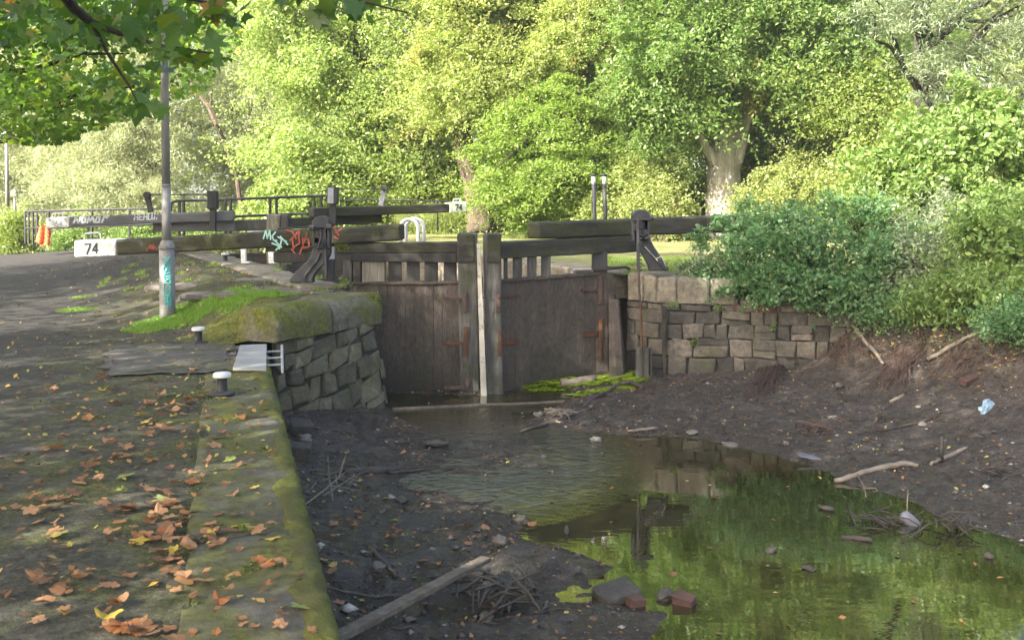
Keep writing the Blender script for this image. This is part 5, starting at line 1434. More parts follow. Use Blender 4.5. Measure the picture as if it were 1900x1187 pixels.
# shadowed understorey right of the maple
shrub('hazel_thicket', 'shadowed olive green thicket under the maple right of its trunk', 'shrub', (8, 30, .5), [(7.6, 30.5, 3.0, 2.6, 1.2, 2.6, 90, 180, .55), (10.4, 29.5, 3.4, 2.0, 1.4, 3.0, 70, 180, .55)], .13, 'oval', LM['dark'], 700)
shrub('privet_bush', 'pale yellow green bush between the black poles and the pale trunk', 'shrub', (3.5, 24.4, .4), [(3.4, 25.2, 1.2, .85, .6, .8, 46, 200, .34), (2.9, 25.6, 2.1, .6, .4, .5, 16, 180, .3), (2.2, 25.6, 1.0, .7, .5, .6, 20, 180, .34)], .085, 'rhomb', LM['yellow'], 710)
shrub('dogwood_bush', 'yellowing bush with reddish sprays right of the pale trunk', 'shrub', (7, 24, .5), [(6.5, 24.5, 1.5, 1.3, .8, .85, 50, 190, .36), (8.2, 23.8, 1.6, 1.2, .8, 1.1, 44, 190, .36)], .085, 'rhomb', LM['yellow'], 720)
# more trees behind, to the right and the middle
tree('tall_ash', 'tall pale green tree far behind between the leaning trunk and the maple', 'tree', [(2.6, 37, 0, .3), (2.6, 37, 5, .24), (2.4, 37, 9, .12)],
     [(2.4, 36.5, 6.2, 3.2, 2, 3.0, 80, 200, .75), (2.0, 37, 10.5, 3, 2.4, 2.4, 40, 180, .85), (5.6, 36.5, 4.6, 2.4, 1.6, 2.6, 50, 190, .7)], .15, 'oval', LM['lime'], M['bark'], 740, 18)
tree('tall_oak', 'tall deep green tree behind the maple on the right', 'tree', [(10.5, 33, 1, .35), (10.6, 33, 6, .28), (10.5, 33, 10, .14)],
     [(10.2, 32.6, 6.6, 3.6, 2.2, 3.0, 80, 200, .75), (11, 33, 10.6, 3.4, 2.6, 2.2, 40, 180, .85)], .15, 'oval', LM['maple'], M['dark_bark'], 760, 18)
tree('birch_tree', 'slender bright tree between the pink flushed crown and the maple', 'tree', [(2.9, 26.4, .3, .13), (2.8, 26.3, 3, .11), (2.6, 26.0, 6.5, .07), (2.5, 25.8, 9, .04)],
     [(2.3, 26.6, 6.6, 1.4, .6, 1.6, 46, 210, .5), (1.4, 26.4, 5.4, 1.1, .5, .9, 30, 210, .45), (3.4, 27.0, 8.6, 1.8, .9, 1.4, 40, 200, .55)], .10, 'oval', LM['lime2'], M['pale_bark'], 750, 20)
shrub('sunlit_hazel', 'loose sunlit hazel right of the pale trunk under the maple', 'shrub', (8.4, 24.6, .5), [(7.6, 24.2, 3.6, 1.5, .6, 1.5, 30, 140, .5), (9.2, 23.4, 3.0, 1.3, .6, 1.4, 30, 140, .5)], .11, 'oval', LM['dark'], 755)
# grey-green tree leaning in from the right
st = [A(1735, 470, 20.5), A(1725, 300, 20.5), A(1716, 180, 20.5), A(1712, 60, 20.5)]
tree('whitebeam', 'grey green leaved tree leaning in at the upper right with a dark trunk', 'tree', [(*st[0], .24), (*st[1], .21), (*st[2], .20), (*st[3], .15)],
     [(7.2, 17.0, 4.6, 1.7, 1.2, 0.95, 46, 190, .42), (8.2, 17.4, 6.0, 2.6, 1.8, 1.5, 60, 190, .5), (6.1, 16.8, 4.55, .9, .7, .5, 14, 150, .32), (7.9, 17.2, 3.4, 1.2, .8, .8, 36, 180, .36), (6.9, 16.6, 3.4, .8, .6, .6, 22, 170, .34), (6.0, 17, 5.6, 1.0, .8, .5, 20, 160, .34)], .095, 'long', LM['silver'], M['dark_bark'], 780, 26, hang=.5)
for k, (px, py, Y, rx, ry, rz, nc, lab, mat, kd, sz) in enumerate((
        (1700, 330, 16.5, .8, .6, .95, 40, 'light green elder bush on the bank under the grey green tree', 'bank', 'oval', .10),
        (1850, 300, 15.5, 1.0, .8, 1.3, 60, 'tall leafy shrub at the top of the bank below the grey green tree', 'bank', 'oval', .095),
        (1770, 430, 14.6, 1.0, .7, .65, 50, 'pale feathery shrub on the bank behind the broad leaved bush', 'silver', 'long', .085),
        (1900, 450, 13.0, .9, .7, .8, 44, 'fresh green shrub at the very top of the mud bank', 'bank', 'oval', .075),
        (1640, 350, 18.5, .8, .6, 1.0, 36, 'tangled dull green shrub between the maple and the bank', 'dark', 'oval', .10),
        (1690, 490, 13.6, .55, .5, .42, 26, 'twiggy grey green shrub beside the broad leaved bush', 'silver', 'rhomb', .055),
        (1840, 540, 12.2, .75, .45, .30, 26, 'trailing leafy bramble hanging over the top of the mud bank', 'bank', 'oval', .055), (1760, 560, 12.6, .55, .3, .16, 22, 'loose trailing weeds along the lip of the root hung bank', 'bank', 'oval', .045), (1890, 590, 11.4, .4, .3, .16, 18, 'straggling weeds at the right end of the bank lip', 'bush', 'oval', .045), (1650, 575, 13.1, .35, .2, .10, 14, 'small trailing weeds where the brick course meets the bank', 'bush', 'oval', .04), (1610, 400, 15.2, .5, .4, .45, 26, 'pale leafy sapling rising behind the broad leaved bush', 'bank', 'oval', .07))):
    c = A(px, py, Y)
    z0 = float(z_right(c.x, Y))
    ell = [(c.x, Y, c.z, rx, ry, rz, int(nc * 1.3), 190, .26 + .03 * (Y > 15))]
    if c.z - rz > z0 + .4: ell.append((c.x, Y, (z0 + c.z - rz) / 2 + .2, rx * .9, ry, (c.z - rz - z0) / 2 + .3, nc // 2, 130, .3))
    shrub('bank_shrub', lab, 'shrub', (c.x, Y, z0), ell, sz, kd, LM[mat], 800 + 10 * k, 16, 'shrubs on the right bank', hang=.2)
# broad leaved bush over the wall
bx = []
for px, py, Y, rx, ry, rz, nc in ((1395, 425, 14.6, .42, .3, .24, 24), (1400, 475, 14.0, .62, .4, .40, 40), (1520, 470, 14.0, .72, .5, .42, 52), (1630, 490, 13.7, .6, .45, .36, 40), (1330, 510, 14.0, .34, .25, .18, 14), (1480, 525, 13.65, .7, .22, .20, 28), (1600, 528, 13.4, .5, .22, .18, 20), (1460, 420, 14.3, .6, .4, .24, 22)):
    c = A(px, py, Y); bx.append((c.x, Y, c.z, rx * 1.05, ry, rz * 1.05, int(nc * 1.2), 66, .18))
for px, py, Y, rx, rz, nc in ((1300, 440, 14.5, .12, .22, 7), (1380, 385, 14.6, .10, .16, 5), (1540, 375, 14.5, .16, .2, 7), (1600, 380, 14.4, .2, .25, 9), (1690, 430, 14.0, .3, .25, 10), (1720, 500, 13.5, .25, .2, 9), (1345, 545, 13.72, .10, .10, 6), (1420, 555, 13.55, .14, .07, 7), (1500, 556, 13.5, .12, .08, 6), (1575, 566, 13.35, .16, .08, 7), (1690, 560, 13.0, .25, .12, 9), (1640, 400, 14.3, .3, .25, 10), (1330, 415, 14.5, .14, .2, 5), (1470, 385, 14.5, .25, .12, 6), (1290, 500, 14.2, .10, .10, 4), (1560, 395, 14.4, .2, .15, 6)):
    c = A(px, py, Y); bx.append((c.x, Y, c.z, rx, .12, rz, nc, 34, .13))
shrub('knotweed_bush', 'broad leaved blue green bush spilling over the stone wall', 'shrub', (4.0, 14.2, .45), bx, .062, 'oval', LM['bush'], 900, 60, hang=.3, up=.4)
shrub('nettle_clump', 'fine leaved grey green weeds at the left foot of the broad leaved bush', 'plant', (2.35, 14.25, .48), [(2.3, 14.2, .60, .22, .2, .14, 16, 60, .09), (2.55, 14.1, .72, .22, .2, .22, 14, 60, .09)], .035, 'rhomb', LM['silver'], 920, 12)

shrub('hedge_bank', 'low bright undergrowth along the back of the lawn left of the black poles', 'shrub', (0, 31, .4), [(-3.4, 31.5, 1.2, 1.8, .8, 1.2, 40, 170, .45), (.4, 31.5, 1.3, 2.2, .8, 1.2, 50, 170, .45), (4.6, 31, 1.2, 2.4, .8, 1.1, 50, 170, .45), (9.2, 29, 1.6, 2.6, .8, 1.4, 50, 170, .45)], .11, 'oval', LM['bank'], 730)
# willows on the left
for k, (x, y, z, rx, rz, lab) in enumerate(((-18.2, 41, 3.4, 3.0, 3.2, 'pale olive willow behind the end of the towpath'), (-13.6, 39, 3.6, 3.1, 3.6, 'pale olive willow behind the lamp post'), (-9.6, 42, 4.6, 3.0, 4.4, 'pale olive willow beside the broad bright tree'), (-22.5, 45, 4.6, 3.2, 4.4, 'pale olive willow farthest back, above the distant lamp posts'))):
    tree('willow_tree', lab, 'tree', [(x, y, -1.9, .3), (x + .2, y, 1.5, .24), (x - .3, y, z + 1, .1)],
         [(x, y, z, rx, 2.0, rz, 90, 230, .62), (x + .4, y - 1.2, z * .35, rx * .8, 1.4, z * .45, 40, 230, .55), (x, y, z + rz, rx * .9, 1.8, 2.4, 50, 200, .75), (x - .6, y - 1.6, z * .9, rx * .9, 1.0, rz * .6, 46, 210, .6)], .17, 'long', LM['willow'], M['bark'], 940 + 10 * k, 30, 'willows', hang=.8, limb_r=.05)
mb = MB()
b = [A(402, 232, 37), A(388, 200, 37), A(372, 178, 37), A(356, 158, 37), A(352, 140, 37)]
mb.tube(b, [.10, .085, .07, .05, .03], 6); mb.tube([b[2], A(366, 150, 37), A(364, 138, 37)], [.05, .035, .02], 5); mb.tube([b[1], A(392, 185, 37), A(388, 168, 37)], [.04, .03, .02], 5); mb.tube([b[3], A(350, 168, 37), A(340, 163, 37)], [.04, .03, .015], 5)
mb.tube([b[0], A(420, 270, 37.5), A(440, 330, 38), A(450, 420, 38), A(452, 520, 38)], [.07, .075, .08, .085, .09], 7)
tag(mb.build('dead_tree', M['bark']), 'bare forked branch standing clear of the willows right of the lamp post', 'dead tree')
shrub('laurel_bush', 'dark rounded bush by the distant lamp post at the left edge', 'shrub', A(18, 470, 27), [(A(25, 430, 27).x, 27, .5, .5, .5, .55, 26, 150, .3)], .08, 'oval', LM['dark'], 990)
shrub('roadside_bush', 'low green growth behind the railing under the white beam end', 'shrub', A(250, 470, 29), [(A(180, 440, 29).x, 29, .25, 1.5, .6, .5, 50, 150, .3), (A(320, 430, 29).x, 29.5, .35, 1.6, .6, .6, 50, 150, .3)], .09, 'oval', LM['bank'], 1000)
shrub('dry_scrub', 'tangle of dry brown bracken on the far bank under the mossy beam end', 'shrub', A(800, 420, 27), [(A(790, 405, 26.4).x, 26.4, 1.0, .9, .4, .32, 30, 120, .22)], .07, 'long', LM['yellow'], 1010)

# sycamores on the towpath side: the near one hangs its branches into the view
def sprays(regs, seed):
    r = np.random.default_rng(seed); P = []
    for px, py, rx, ry, Y0, Y1, n in regs:
        t = r.uniform(0, 2 * math.pi, n); q = np.sqrt(r.uniform(0, 1, n)); Y = r.uniform(Y0, Y1, n)
        X = (px + rx * q * np.cos(t) - CX) * Y / F; Z = EYE + (HY - (py + ry * q * np.sin(t))) * Y / F
        P.append(np.stack([X, Y, Z], -1))
    return np.concatenate(P)
NR = [(100, 15, 200, 75, 5.2, 8.5, 250), (250, 60, 90, 70, 5.0, 7.6, 36), (300, 20, 120, 34, 4.9, 6.0, 20), (345, 55, 50, 30, 4.8, 5.4, 8), (410, 45, 55, 38, 4.8, 5.3, 11), (385, 105, 45, 14, 4.9, 5.3, 6), (310, 110, 40, 30, 4.9, 5.5, 12),
      (230, 160, 50, 40, 5.2, 6.4, 16), (260, 205, 22, 14, 5.2, 5.8, 4), (300, 205, 12, 8, 5, 5.3, 2), (680, 14, 95, 26, 4.9, 5.5, 15), (600, 30, 14, 18, 5, 5.2, 2), (560, -6, 60, 20, 5, 5.4, 6), (470, -25, 120, 30, 4.8, 5.6, 24)]
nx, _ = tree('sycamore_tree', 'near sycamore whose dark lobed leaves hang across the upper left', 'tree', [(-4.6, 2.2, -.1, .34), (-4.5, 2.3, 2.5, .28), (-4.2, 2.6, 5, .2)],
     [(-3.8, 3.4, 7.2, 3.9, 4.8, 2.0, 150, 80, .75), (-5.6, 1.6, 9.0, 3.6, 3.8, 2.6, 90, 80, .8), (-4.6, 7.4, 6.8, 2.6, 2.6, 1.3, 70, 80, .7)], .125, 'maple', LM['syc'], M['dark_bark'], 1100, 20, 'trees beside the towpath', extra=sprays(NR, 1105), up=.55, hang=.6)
mb = MB()
mb.tube([Vector((-4.3, 2.5, 4.4)), A(60, -90, 4.4), A(118, -12, 5.0), A(135, 14, 5.2), A(170, 42, 5.4), A(215, 60, 5.5), A(300, 85, 5.3), A(400, 100, 5.1)], [.09, .05, .030, .026, .022, .014, .009, .004], 7, False)
mb.tube([A(118, -12, 5.0), A(250, -30, 5.0), A(400, 10, 5.0), A(440, 40, 5.0)], [.02, .014, .008, .004], 6, False)
mb.tube([A(250, -30, 5.0), A(450, -60, 5.1), A(600, -20, 5.2), A(690, 8, 5.2), A(760, 25, 5.2)], [.014, .012, .009, .006, .003], 6, False)
mb.tube([A(170, 42, 5.4), A(200, 100, 5.6), A(240, 160, 5.7), A(262, 205, 5.6)], [.014, .009, .006, .003], 6, False)
mb.build('branches', M['dark_bark'], nx, True)
# middle sycamore: layered leaves lower left, in the sunlit copy of the leaf colour
MR = [(90, 190, 150, 62, 15, 19, 2000), (40, 110, 120, 90, 15, 19, 1500), (220, 170, 85, 55, 15.5, 18.5, 800), (330, 140, 70, 45, 16, 18.5, 300), (70, 250, 80, 20, 15.5, 18, 420), (390, 60, 60, 60, 16, 18.5, 420)]
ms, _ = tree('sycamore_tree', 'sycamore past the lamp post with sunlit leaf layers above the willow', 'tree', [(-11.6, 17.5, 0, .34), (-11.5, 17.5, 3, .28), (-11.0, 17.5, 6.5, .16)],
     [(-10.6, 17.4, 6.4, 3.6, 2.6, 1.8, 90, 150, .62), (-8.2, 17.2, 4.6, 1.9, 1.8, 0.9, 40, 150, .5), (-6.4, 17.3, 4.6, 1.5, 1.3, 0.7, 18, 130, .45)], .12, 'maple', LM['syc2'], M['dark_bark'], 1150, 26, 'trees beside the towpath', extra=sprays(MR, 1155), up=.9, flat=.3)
mb = MB()
for pts in ([A(-60, 220, 17), A(20, 202, 17), A(120, 198, 17), A(200, 190, 17)], [A(-60, 140, 17.5), A(60, 130, 17.5), A(150, 100, 17.5), A(240, 100, 17.5)], [A(-60, 265, 16.5), A(40, 258, 16.5), A(90, 248, 16.5)], [A(-80, 180, 17), A(80, 200, 16.8), A(150, 175, 16.8), A(320, 150, 16.8)]):
    mb.tube(pts, [.06, .045, .03, .012][:len(pts)], 6, False)
mb.build('branches', M['dark_bark'], ms, True)
# further trees of the towpath row, left of the view, that shade the basin
for k, (x, y, h, lab) in enumerate(((-9.4, 8.2, 6.6, 'towpath sycamore standing left of the near coping'), (-12.5, 2.5, 7.6, 'towpath sycamore standing back from the near coping'), (-10.0, -4.0, 7.0, 'towpath sycamore standing behind the viewer'), (-17.2, 12.8, 5.6, 'towpath sycamore standing farther along, outside the view'), (-14.8, 11.0, 6.2, 'towpath sycamore standing back beside the lock'), (-8.2, 1.2, 6.4, 'towpath sycamore standing close to the viewer'))):
    tree('sycamore_tree', lab, 'tree', [(x, y, 0, .3), (x, y, 3, .26), (x + .3, y, h, .14)],
         ([(-9.6, 9.6, 7.6, 2.2, 1.8, 1.6, 60, 100, .7)] if k == 0 else []) + [(x + .4, y, h, 3.6, 3.6, 2.8, 115 if k < 2 else 88, 100, .68), (x + .2, y, h + 3, 2.8, 3.0, 2.2, 60 if k < 2 else 42, 100, .72)], .15, 'rhomb', LM['syc'], M['dark_bark'], 1200 + 10 * k, 14, 'trees beside the towpath')

# grass round the lamp post, tufts on the lock side
def grass(name, label, regs, seed, mat):
    r = np.random.default_rng(seed); V = []; Fx = []
    for cx, cy, rx, ry, n, h in regs:
        t = r.uniform(0, 2 * math.pi, n); q = np.sqrt(r.uniform(0, 1, n)) * (1 + .18 * np.sin(3 * t + 1) + .10 * np.sin(7 * t))
        X = cx + rx * q * np.cos(t); Y = cy + ry * q * np.sin(t); Z = z_left(X, Y) if cx < 0 else z_right(X, Y)
        a = r.uniform(0, 2 * math.pi, n); hh = h * r.uniform(.5, 1.3, n) * (1.1 - .5 * q); le = r.normal(size=(n, 2)) * .45 * hh[:, None]
        w_ = .0055
        P = np.stack([X, Y, Z - .004], -1)
        V.append(np.stack([P + np.stack([np.cos(a) * w_, np.sin(a) * w_, 0 * a], -1), P - np.stack([np.cos(a) * w_, np.sin(a) * w_, 0 * a], -1), P + np.stack([le[:, 0], le[:, 1], hh], -1)], 1))
    V = np.concatenate(V); N = len(V)
    return tag(np_mesh(name, V.reshape(-1, 3), np.arange(N * 3), 3, mat), label, 'grass', None, 'stuff')
gx = on_left(375, 560)
g0 = on_left(375, 572); g1 = on_left(300, 602); g2 = on_left(470, 548); g3 = on_left(140, 575); g4 = on_left(150, 552)
grass('grass', 'bright short grass round the foot of the lamp post', [(g0.x, g0.y, .62, .62, 9000, .05), (g1.x, g1.y, .42, .55, 5000, .045), (g2.x, g2.y, .45, .42, 5000, .05), (g3.x, g3.y, .26, .22, 1500, .03), (g4.x, g4.y, .2, .15, 400, .03)], 1300, LM['ground'])
wr = []
rg = np.random.default_rng(1310)
for k in range(46):
    p = on_left(rg.uniform(180, 640), rg.uniform(488, 545)); wr.append((p.x, p.y, .08, .08, 60, .07))
for k in range(34):
    X = rg.uniform(1.4, 3.0); Y = rg.uniform(14.7, 18); wr.append((X, Y, .2, .2, 160, .09))
grass('weeds', 'weeds and thin grass growing on the lock sides', wr, 1311, LM['horn'])
tf = []
rg = np.random.default_rng(1315)
for k in range(120):
    Y = rg.uniform(3.7, 10.4); X = QUAY_X(Y) - (.57 + rg.normal(0, .03) if k % 3 else rg.uniform(.02, .5)); tf.append((X, Y, rg.uniform(.02, .09), rg.uniform(.03, .12), 40, .014))
grass('moss_tufts', 'tufts of moss and fine grass in the joint behind the coping stones', tf, 1316, LM['tuft'])
fn = thing('fern', 'small bright fern growing at the foot of the left gate post', 'plant', A(638, 525, 13.2))
C, O, K = cloud([(xy(640, 13.2), 13.2, .50, .07, .06, .06, 9, 22, .05)], 1320, .5, .2)
leaves('fronds', C, .04, 'long', LM['lime'], fn, .5, O, 1321)
for k, (u, z, lab) in enumerate(((.75, .16, 'weed sprig in the joint under the second coping stone'), (1.35, .12, 'weed sprig under the last bare coping stone'), (1.0, -.32, 'little weed low in the stone wall left of the root mat'), (2.0, -.10, 'little weed high in the stone wall under the bricks'))):
    q, n = PRW(u, z + 1.15); q = q + n * .06
    t = thing('weed', lab, 'plant', q, 'weeds in the wall joints')
    C, O, K = cloud([(q.x, q.y, q.z, .05, .03, .05, 6, 16, .035)], 1340 + k, .6, .2)
    leaves('fronds', C, .028, 'oval', LM['bank'], t, .3, O, 1341 + k, .5)
gp = thing('weed', 'sprig of weed hanging from the corner of the mossy coping block', 'plant', A(693, 555, 13.0))
C, O, K = cloud([(xy(694, 13.0), 13.0, .36, .05, .05, .07, 7, 20, .04)], 1330, .6, .2)
leaves('fronds', C, .03, 'long', LM['yellow'], gp, .5, O, 1331)

# ------------------------------------------------------------------ things lying in the canal bed
def stick(label, pts, rad, mat, cat='branch', name='branch', lift=0.012, twigs=()):
    """branch through photo points lying on the mud; a point may carry an extra height"""
    P = [on_mud(p[0], p[1]) + UPZ * (lift + (p[2] if len(p) > 2 else 0)) for p in pts]
    mb = MB()
    Q, RR = [], []
    for i in range(len(P) - 1):
        for k in range(4):
            t = k / 4; Q.append(P[i].lerp(P[i + 1], t) + Vector([rnd.uniform(-1, 1) * .006 for _ in range(3)])); RR.append((rad[i] + (rad[i + 1] - rad[i]) * t) * rnd.uniform(.9, 1.1))
    Q.append(P[-1]); RR.append(rad[-1])
    mb.tube(Q, RR, 7)
    for tw in twigs:
        T = [on_mud(p[0], p[1]) + UPZ * (lift + (p[2] if len(p) > 2 else 0)) for p in tw]
        mb.tube(T, [rad[0] * .45] + [rad[0] * .2] * (len(T) - 1), 5)
    return tag(mb.build(name, mat, None, True), label, cat)
stick('pale barkless branch lying from the mud bank into the pool', [(1550, 896), (1600, 880), (1640, 869), (1680, 862), (1704, 866)], [.020, .024, .026, .026, .018], M['driftwood'], twigs=[[(1590, 884), (1604, 905), (1607, 925)], [(1600, 908), (1625, 908), (1628, 914)]])
stick('pale bent branch with an upright stub on the right mud bank', [(1726, 864), (1746, 855), (1772, 843), (1795, 833)], [.014, .016, .022, .012], M['driftwood'])
tag(MB().tube([on_mud(1747, 856), on_mud(1747, 856) + Vector((0.004, 0, .22))], [.018, .014], 7).build('stub', M['wet_stick'], None, True), 'dark stub standing upright beside the bent branch', 'stick')
stick('long dark driftwood branch lying across the stream below the gate', [(966, 802), (1010, 790), (1045, 777), (1075, 766), (1100, 758)], [.012, .02, .024, .02, .01], M['wet_stick'], twigs=[[(1045, 777), (1050, 768, .05), (1052, 764, .1)], [(1020, 788), (1060, 780), (1100, 764)]])
stick('crooked dark branch beside the green weed under the right gate', [(1082, 756), (1108, 738), (1130, 727), (1150, 718, .03), (1172, 716, .04), (1192, 722)], [.016, .022, .024, .026, .03, .02], M['wet_stick'])
stick('pale sawn log lying on the green weed under the right gate', [(1040, 716), (1070, 713), (1104, 706)], [.050, .052, .048], M['driftwood'], 'log', 'log', .03)
stick('pale straight branch leaning on the root hung bank', [(1568, 586), (1588, 616), (1607, 642), (1628, 664), (1640, 680)], [.020, .026, .026, .024, .014], M['driftwood'], lift=.03)
stick('grey pole lying up the right bank under the brambles', [(1722, 673), (1760, 650), (1800, 630), (1848, 607)], [.026, .026, .022, .014], M['driftwood'], lift=.03)
stick('thin dark twig lying on the mud right of the brushwood heap', [(1592, 806), (1640, 800), (1690, 790), (1730, 778)], [.008, .010, .010, .012], M['wet_stick'])
stick('short pale stick lying at the foot of the root hung bank', [(1650, 748), (1664, 742), (1678, 736)], [.016, .02, .016], M['driftwood'])
stick('flat grey stick at the edge of the pool below the stone wall', [(1165, 802), (1190, 799), (1220, 796)], [.01, .016, .012], M['driftwood'])
stick('dark water soaked stick floating in the pool near the grey bottle', [(1562, 998), (1590, 1001), (1618, 1006)], [.014, .018, .014], M['wet_stick'], 'stick', 'stick')
stick('black stick poking from the near mud', [(695, 1030), (715, 1050), (735, 1075)], [.020, .020, .014], M['wet_stick'], 'stick', 'stick')
stick('curved thin root lying on the near mud behind the plank', [(600, 1095), (680, 1110), (760, 1108), (800, 1085)], [.008, .010, .010, .006], M['wet_stick'], 'root', 'root')
stick('thin dark stick crossing the near end of the long plank', [(780, 1108, .06), (850, 1110, .09), (895, 1106, .07)], [.008, .010, .008], M['wet_stick'], 'stick', 'stick')
stick('grey branch half sunk in the mud by the stream', [(640, 880), (700, 876), (740, 872)], [.03, .04, .02], M['wet_stick'])
stick('thin stick pointing across the stream from the left mud', [(722, 880), (760, 876), (802, 873)], [.012, .010, .006], M['wet_stick'])
# long plank in the foreground
a, b = on_mud(648, 1190) + UPZ * .05, on_mud(902, 1078) + UPZ * .14
d = (b - a).normalized()
tag(MB().beam(a - d * .25, b, .075, .035, .03, 8, .003, 5).build('plank', M['old_plank'], None, False, .004), 'long grey plank lying across the near mud', 'plank')
# brushwood heaps
def heap(label, px, py, n, L, r_, mat, seed, h=.12, name='brushwood'):
    rr = random.Random(seed); c = on_mud(px, py); mb = MB()
    for k in range(n):
        t = rr.uniform(0, 6.28); e = rr.uniform(-.25, .6); o = c + Vector((rr.gauss(0, L * .3), rr.gauss(0, L * .25), rr.uniform(0, h)))
        d = Vector((math.cos(t), math.sin(t), e)) * L * rr.uniform(.3, .8)
        P = [o - d * .5, o + Vector((rr.uniform(-.02, .02), 0, rr.uniform(0, .04))), o + d * .5]
        P = [Vector((q.x, q.y, max(q.z, top_of_mud(q.x, q.y) - .005))) for q in P]
        mb.tube(P, [r_ * rr.uniform(.5, 1.2), r_, r_ * .4], 5, False)
    return tag(mb.build(name, mat, None, True), label, 'twigs')
heap('tangled heap of thin brown brushwood on the mud by the stone wall', 1512, 806, 46, .34, .005, M['root'], 1, .10)
heap('dark heap of sodden twigs past the end of the long plank', 940, 1120, 40, .42, .010, M['wet_stick'], 2, .14)
heap('sodden twigs and weed snagged round the grey bottle', 1640, 968, 22, .40, .006, M['wet_stick'], 3, .04)
heap('dark twigs snagged at the right edge of the pool', 1770, 985, 22, .30, .007, M['wet_stick'], 4, .08)
heap('dead weed stalks on the mud below the quay', 625, 900, 14, .5, .004, M['driftwood'], 5, .06)
heap('litter of sticks and leaves in the stream below the gate', 1030, 770, 26, .30, .006, M['driftwood'], 6, .04)
heap('scatter of dark twigs on the right mud flat', 1840, 880, 20, .40, .006, M['wet_stick'], 7, .03)
mb = MB(); q = on_mud(640, 875)
mb.tube([on_mud(627, 890), A(640, 848, 9.2), A(656, 803, 9.15)], [.006, .006, .004], 5); mb.tube([on_mud(556, 945), A(600, 910, 8.2), A(640, 876, 8.4)], [.006, .006, .004], 5); mb.tube([on_mud(618, 930), A(612, 890, 8.5), A(608, 845, 8.5)], [.006, .005, .004], 5); mb.tube([on_mud(600, 920), A(630, 900, 8.6), A(660, 880, 8.8)], [.005, .004, .003], 5)
tag(mb.build('dry_stalk', M['driftwood']), 'dry dead stalks standing from the mud below the quay', 'plant stem')

# red root mats hanging down the bank
def roots(label, top, bot, n, spread, seed):
    rr = random.Random(seed); mb = MB()
    for k in range(n):
        s0, s1 = rr.gauss(0, 1), rr.gauss(0, 1)
        P = []
        for j in range(7):
            t = j / 6
            if j == 0: a0, a1, wob = rr.uniform(0, .35), rr.uniform(.55, 1.05), rr.uniform(-8, 8)
            t = a0 + (a1 - a0) * t
            px = top[0] + (bot[0] - top[0]) * t + (s0 * (1 - t) + s1 * t) * spread * (.55 + .6 * t) + wob * math.sin(t * 7) + rr.uniform(-3, 3)
            py = top[1] + (bot[1] - top[1]) * t + rr.uniform(-5, 5)
            q = on_mud(px, py); P.append(q + Vector((0, -.02 - .05 * rr.random(), .02 + .05 * rr.random() * (1 - abs(2 * t - 1)))))
        f = rr.uniform(.35, 1.0)
        mb.tube(P, [.006 * f, .006 * f, .005 * f, .005 * f, .004 * f, .003 * f, .0015], 4, False)
    return tag(mb.build('root_mat', M['root'], None, True), label, 'roots', 'root mats on the bank')
roots('thick red brown root mat hanging down the face of the stone wall', (1478, 622), (1392, 742), 130, 15, 1)
roots('red brown root mat beside the pale leaning branch', (1690, 640), (1630, 735), 110, 22, 2)
roots('thin spread of rootlets under the broad leaved bush', (1570, 610), (1520, 690), 70, 40, 3)
roots('faint rootlets on the bank below the brambles', (1790, 640), (1740, 720), 50, 40, 4)

# stones, bricks and litter
def rock(label, px, py, s, mat, seed, name='stone', cat='stone', flat=.6, ang=0.0, mud=True):
    bm = bmesh.new(); bmesh.ops.create_icosphere(bm, subdivisions=3, radius=1)
    for v in bm.verts:
        k = 1 + .5 * mnoise.noise(v.co * 1.5 + Vector((seed * 3.1, 0, 0))) + .08 * mnoise.noise(v.co * 4 + Vector((seed, 5, 0)))
        v.co = Vector((v.co.x * s[0], v.co.y * s[1], v.co.z * s[2] * .75)) * k
    me = bpy.data.meshes.new(name); bm.to_mesh(me); bm.free()
    o = link_mesh(name, me, mat, None, True)
    o.location = on_mud(px, py) + UPZ * s[2] * .35 if mud else on_left(px, py)
    o.rotation_euler = (rnd.uniform(-.2, .2), rnd.uniform(-.2, .2), ang)
    return tag(o, label, cat)
def slab(label, px, py, s, rot, mat, name, cat, lift=0.3, bev=.008):
    mb = MB(); mb.box((0, 0, 0), s); o = mb.build(name, mat, None, False, bev)
    me = o.data
    for v in me.vertices: v.co += Vector([rnd.uniform(-.004, .004) for _ in range(3)])
    o.location = on_mud(px, py) + UPZ * s[2] * lift; o.rotation_euler = rot
    return tag(o, label, cat)
slab('flat muddy stone slab at the near edge of the pool', 1145, 1108, (.26, .20, .07), (.15, -.1, .5), M['dark_stone'], 'stone_slab', 'stone', .4, .02)
slab('small broken brick in front of the stone slab', 1180, 1122, (.10, .085, .06), (.12, .1, .4), M['brick'], 'brick', 'brick', .3)
slab('wet red brick standing in the shallows beside the leaves', 1270, 1120, (.13, .09, .075), (.15, .18, -.5), M['brick'], 'brick', 'brick', .25)
slab('dark brick lying on the right mud bank', 1798, 712, (.20, .09, .065), (.3, -.2, .5), M['brick'], 'brick', 'brick', .6)
slab('slate blue board lying at the edge of the pool', 1501, 850, (.20, .08, .018), (.1, .1, -.4), M['blue_board'], 'board', 'board', 1.0, .003)
slab('squared dark stone fallen at the foot of the wing wall', 550, 846, (.26, .2, .13), (.05, .1, .2), M['dark_stone'], 'stone_block', 'stone', .3, .02)
slab('tilted dark stone leaning on the wing wall', 556, 806, (.24, .16, .12), (.3, .2, .5), M['dark_stone'], 'stone_block', 'stone', .6, .02)
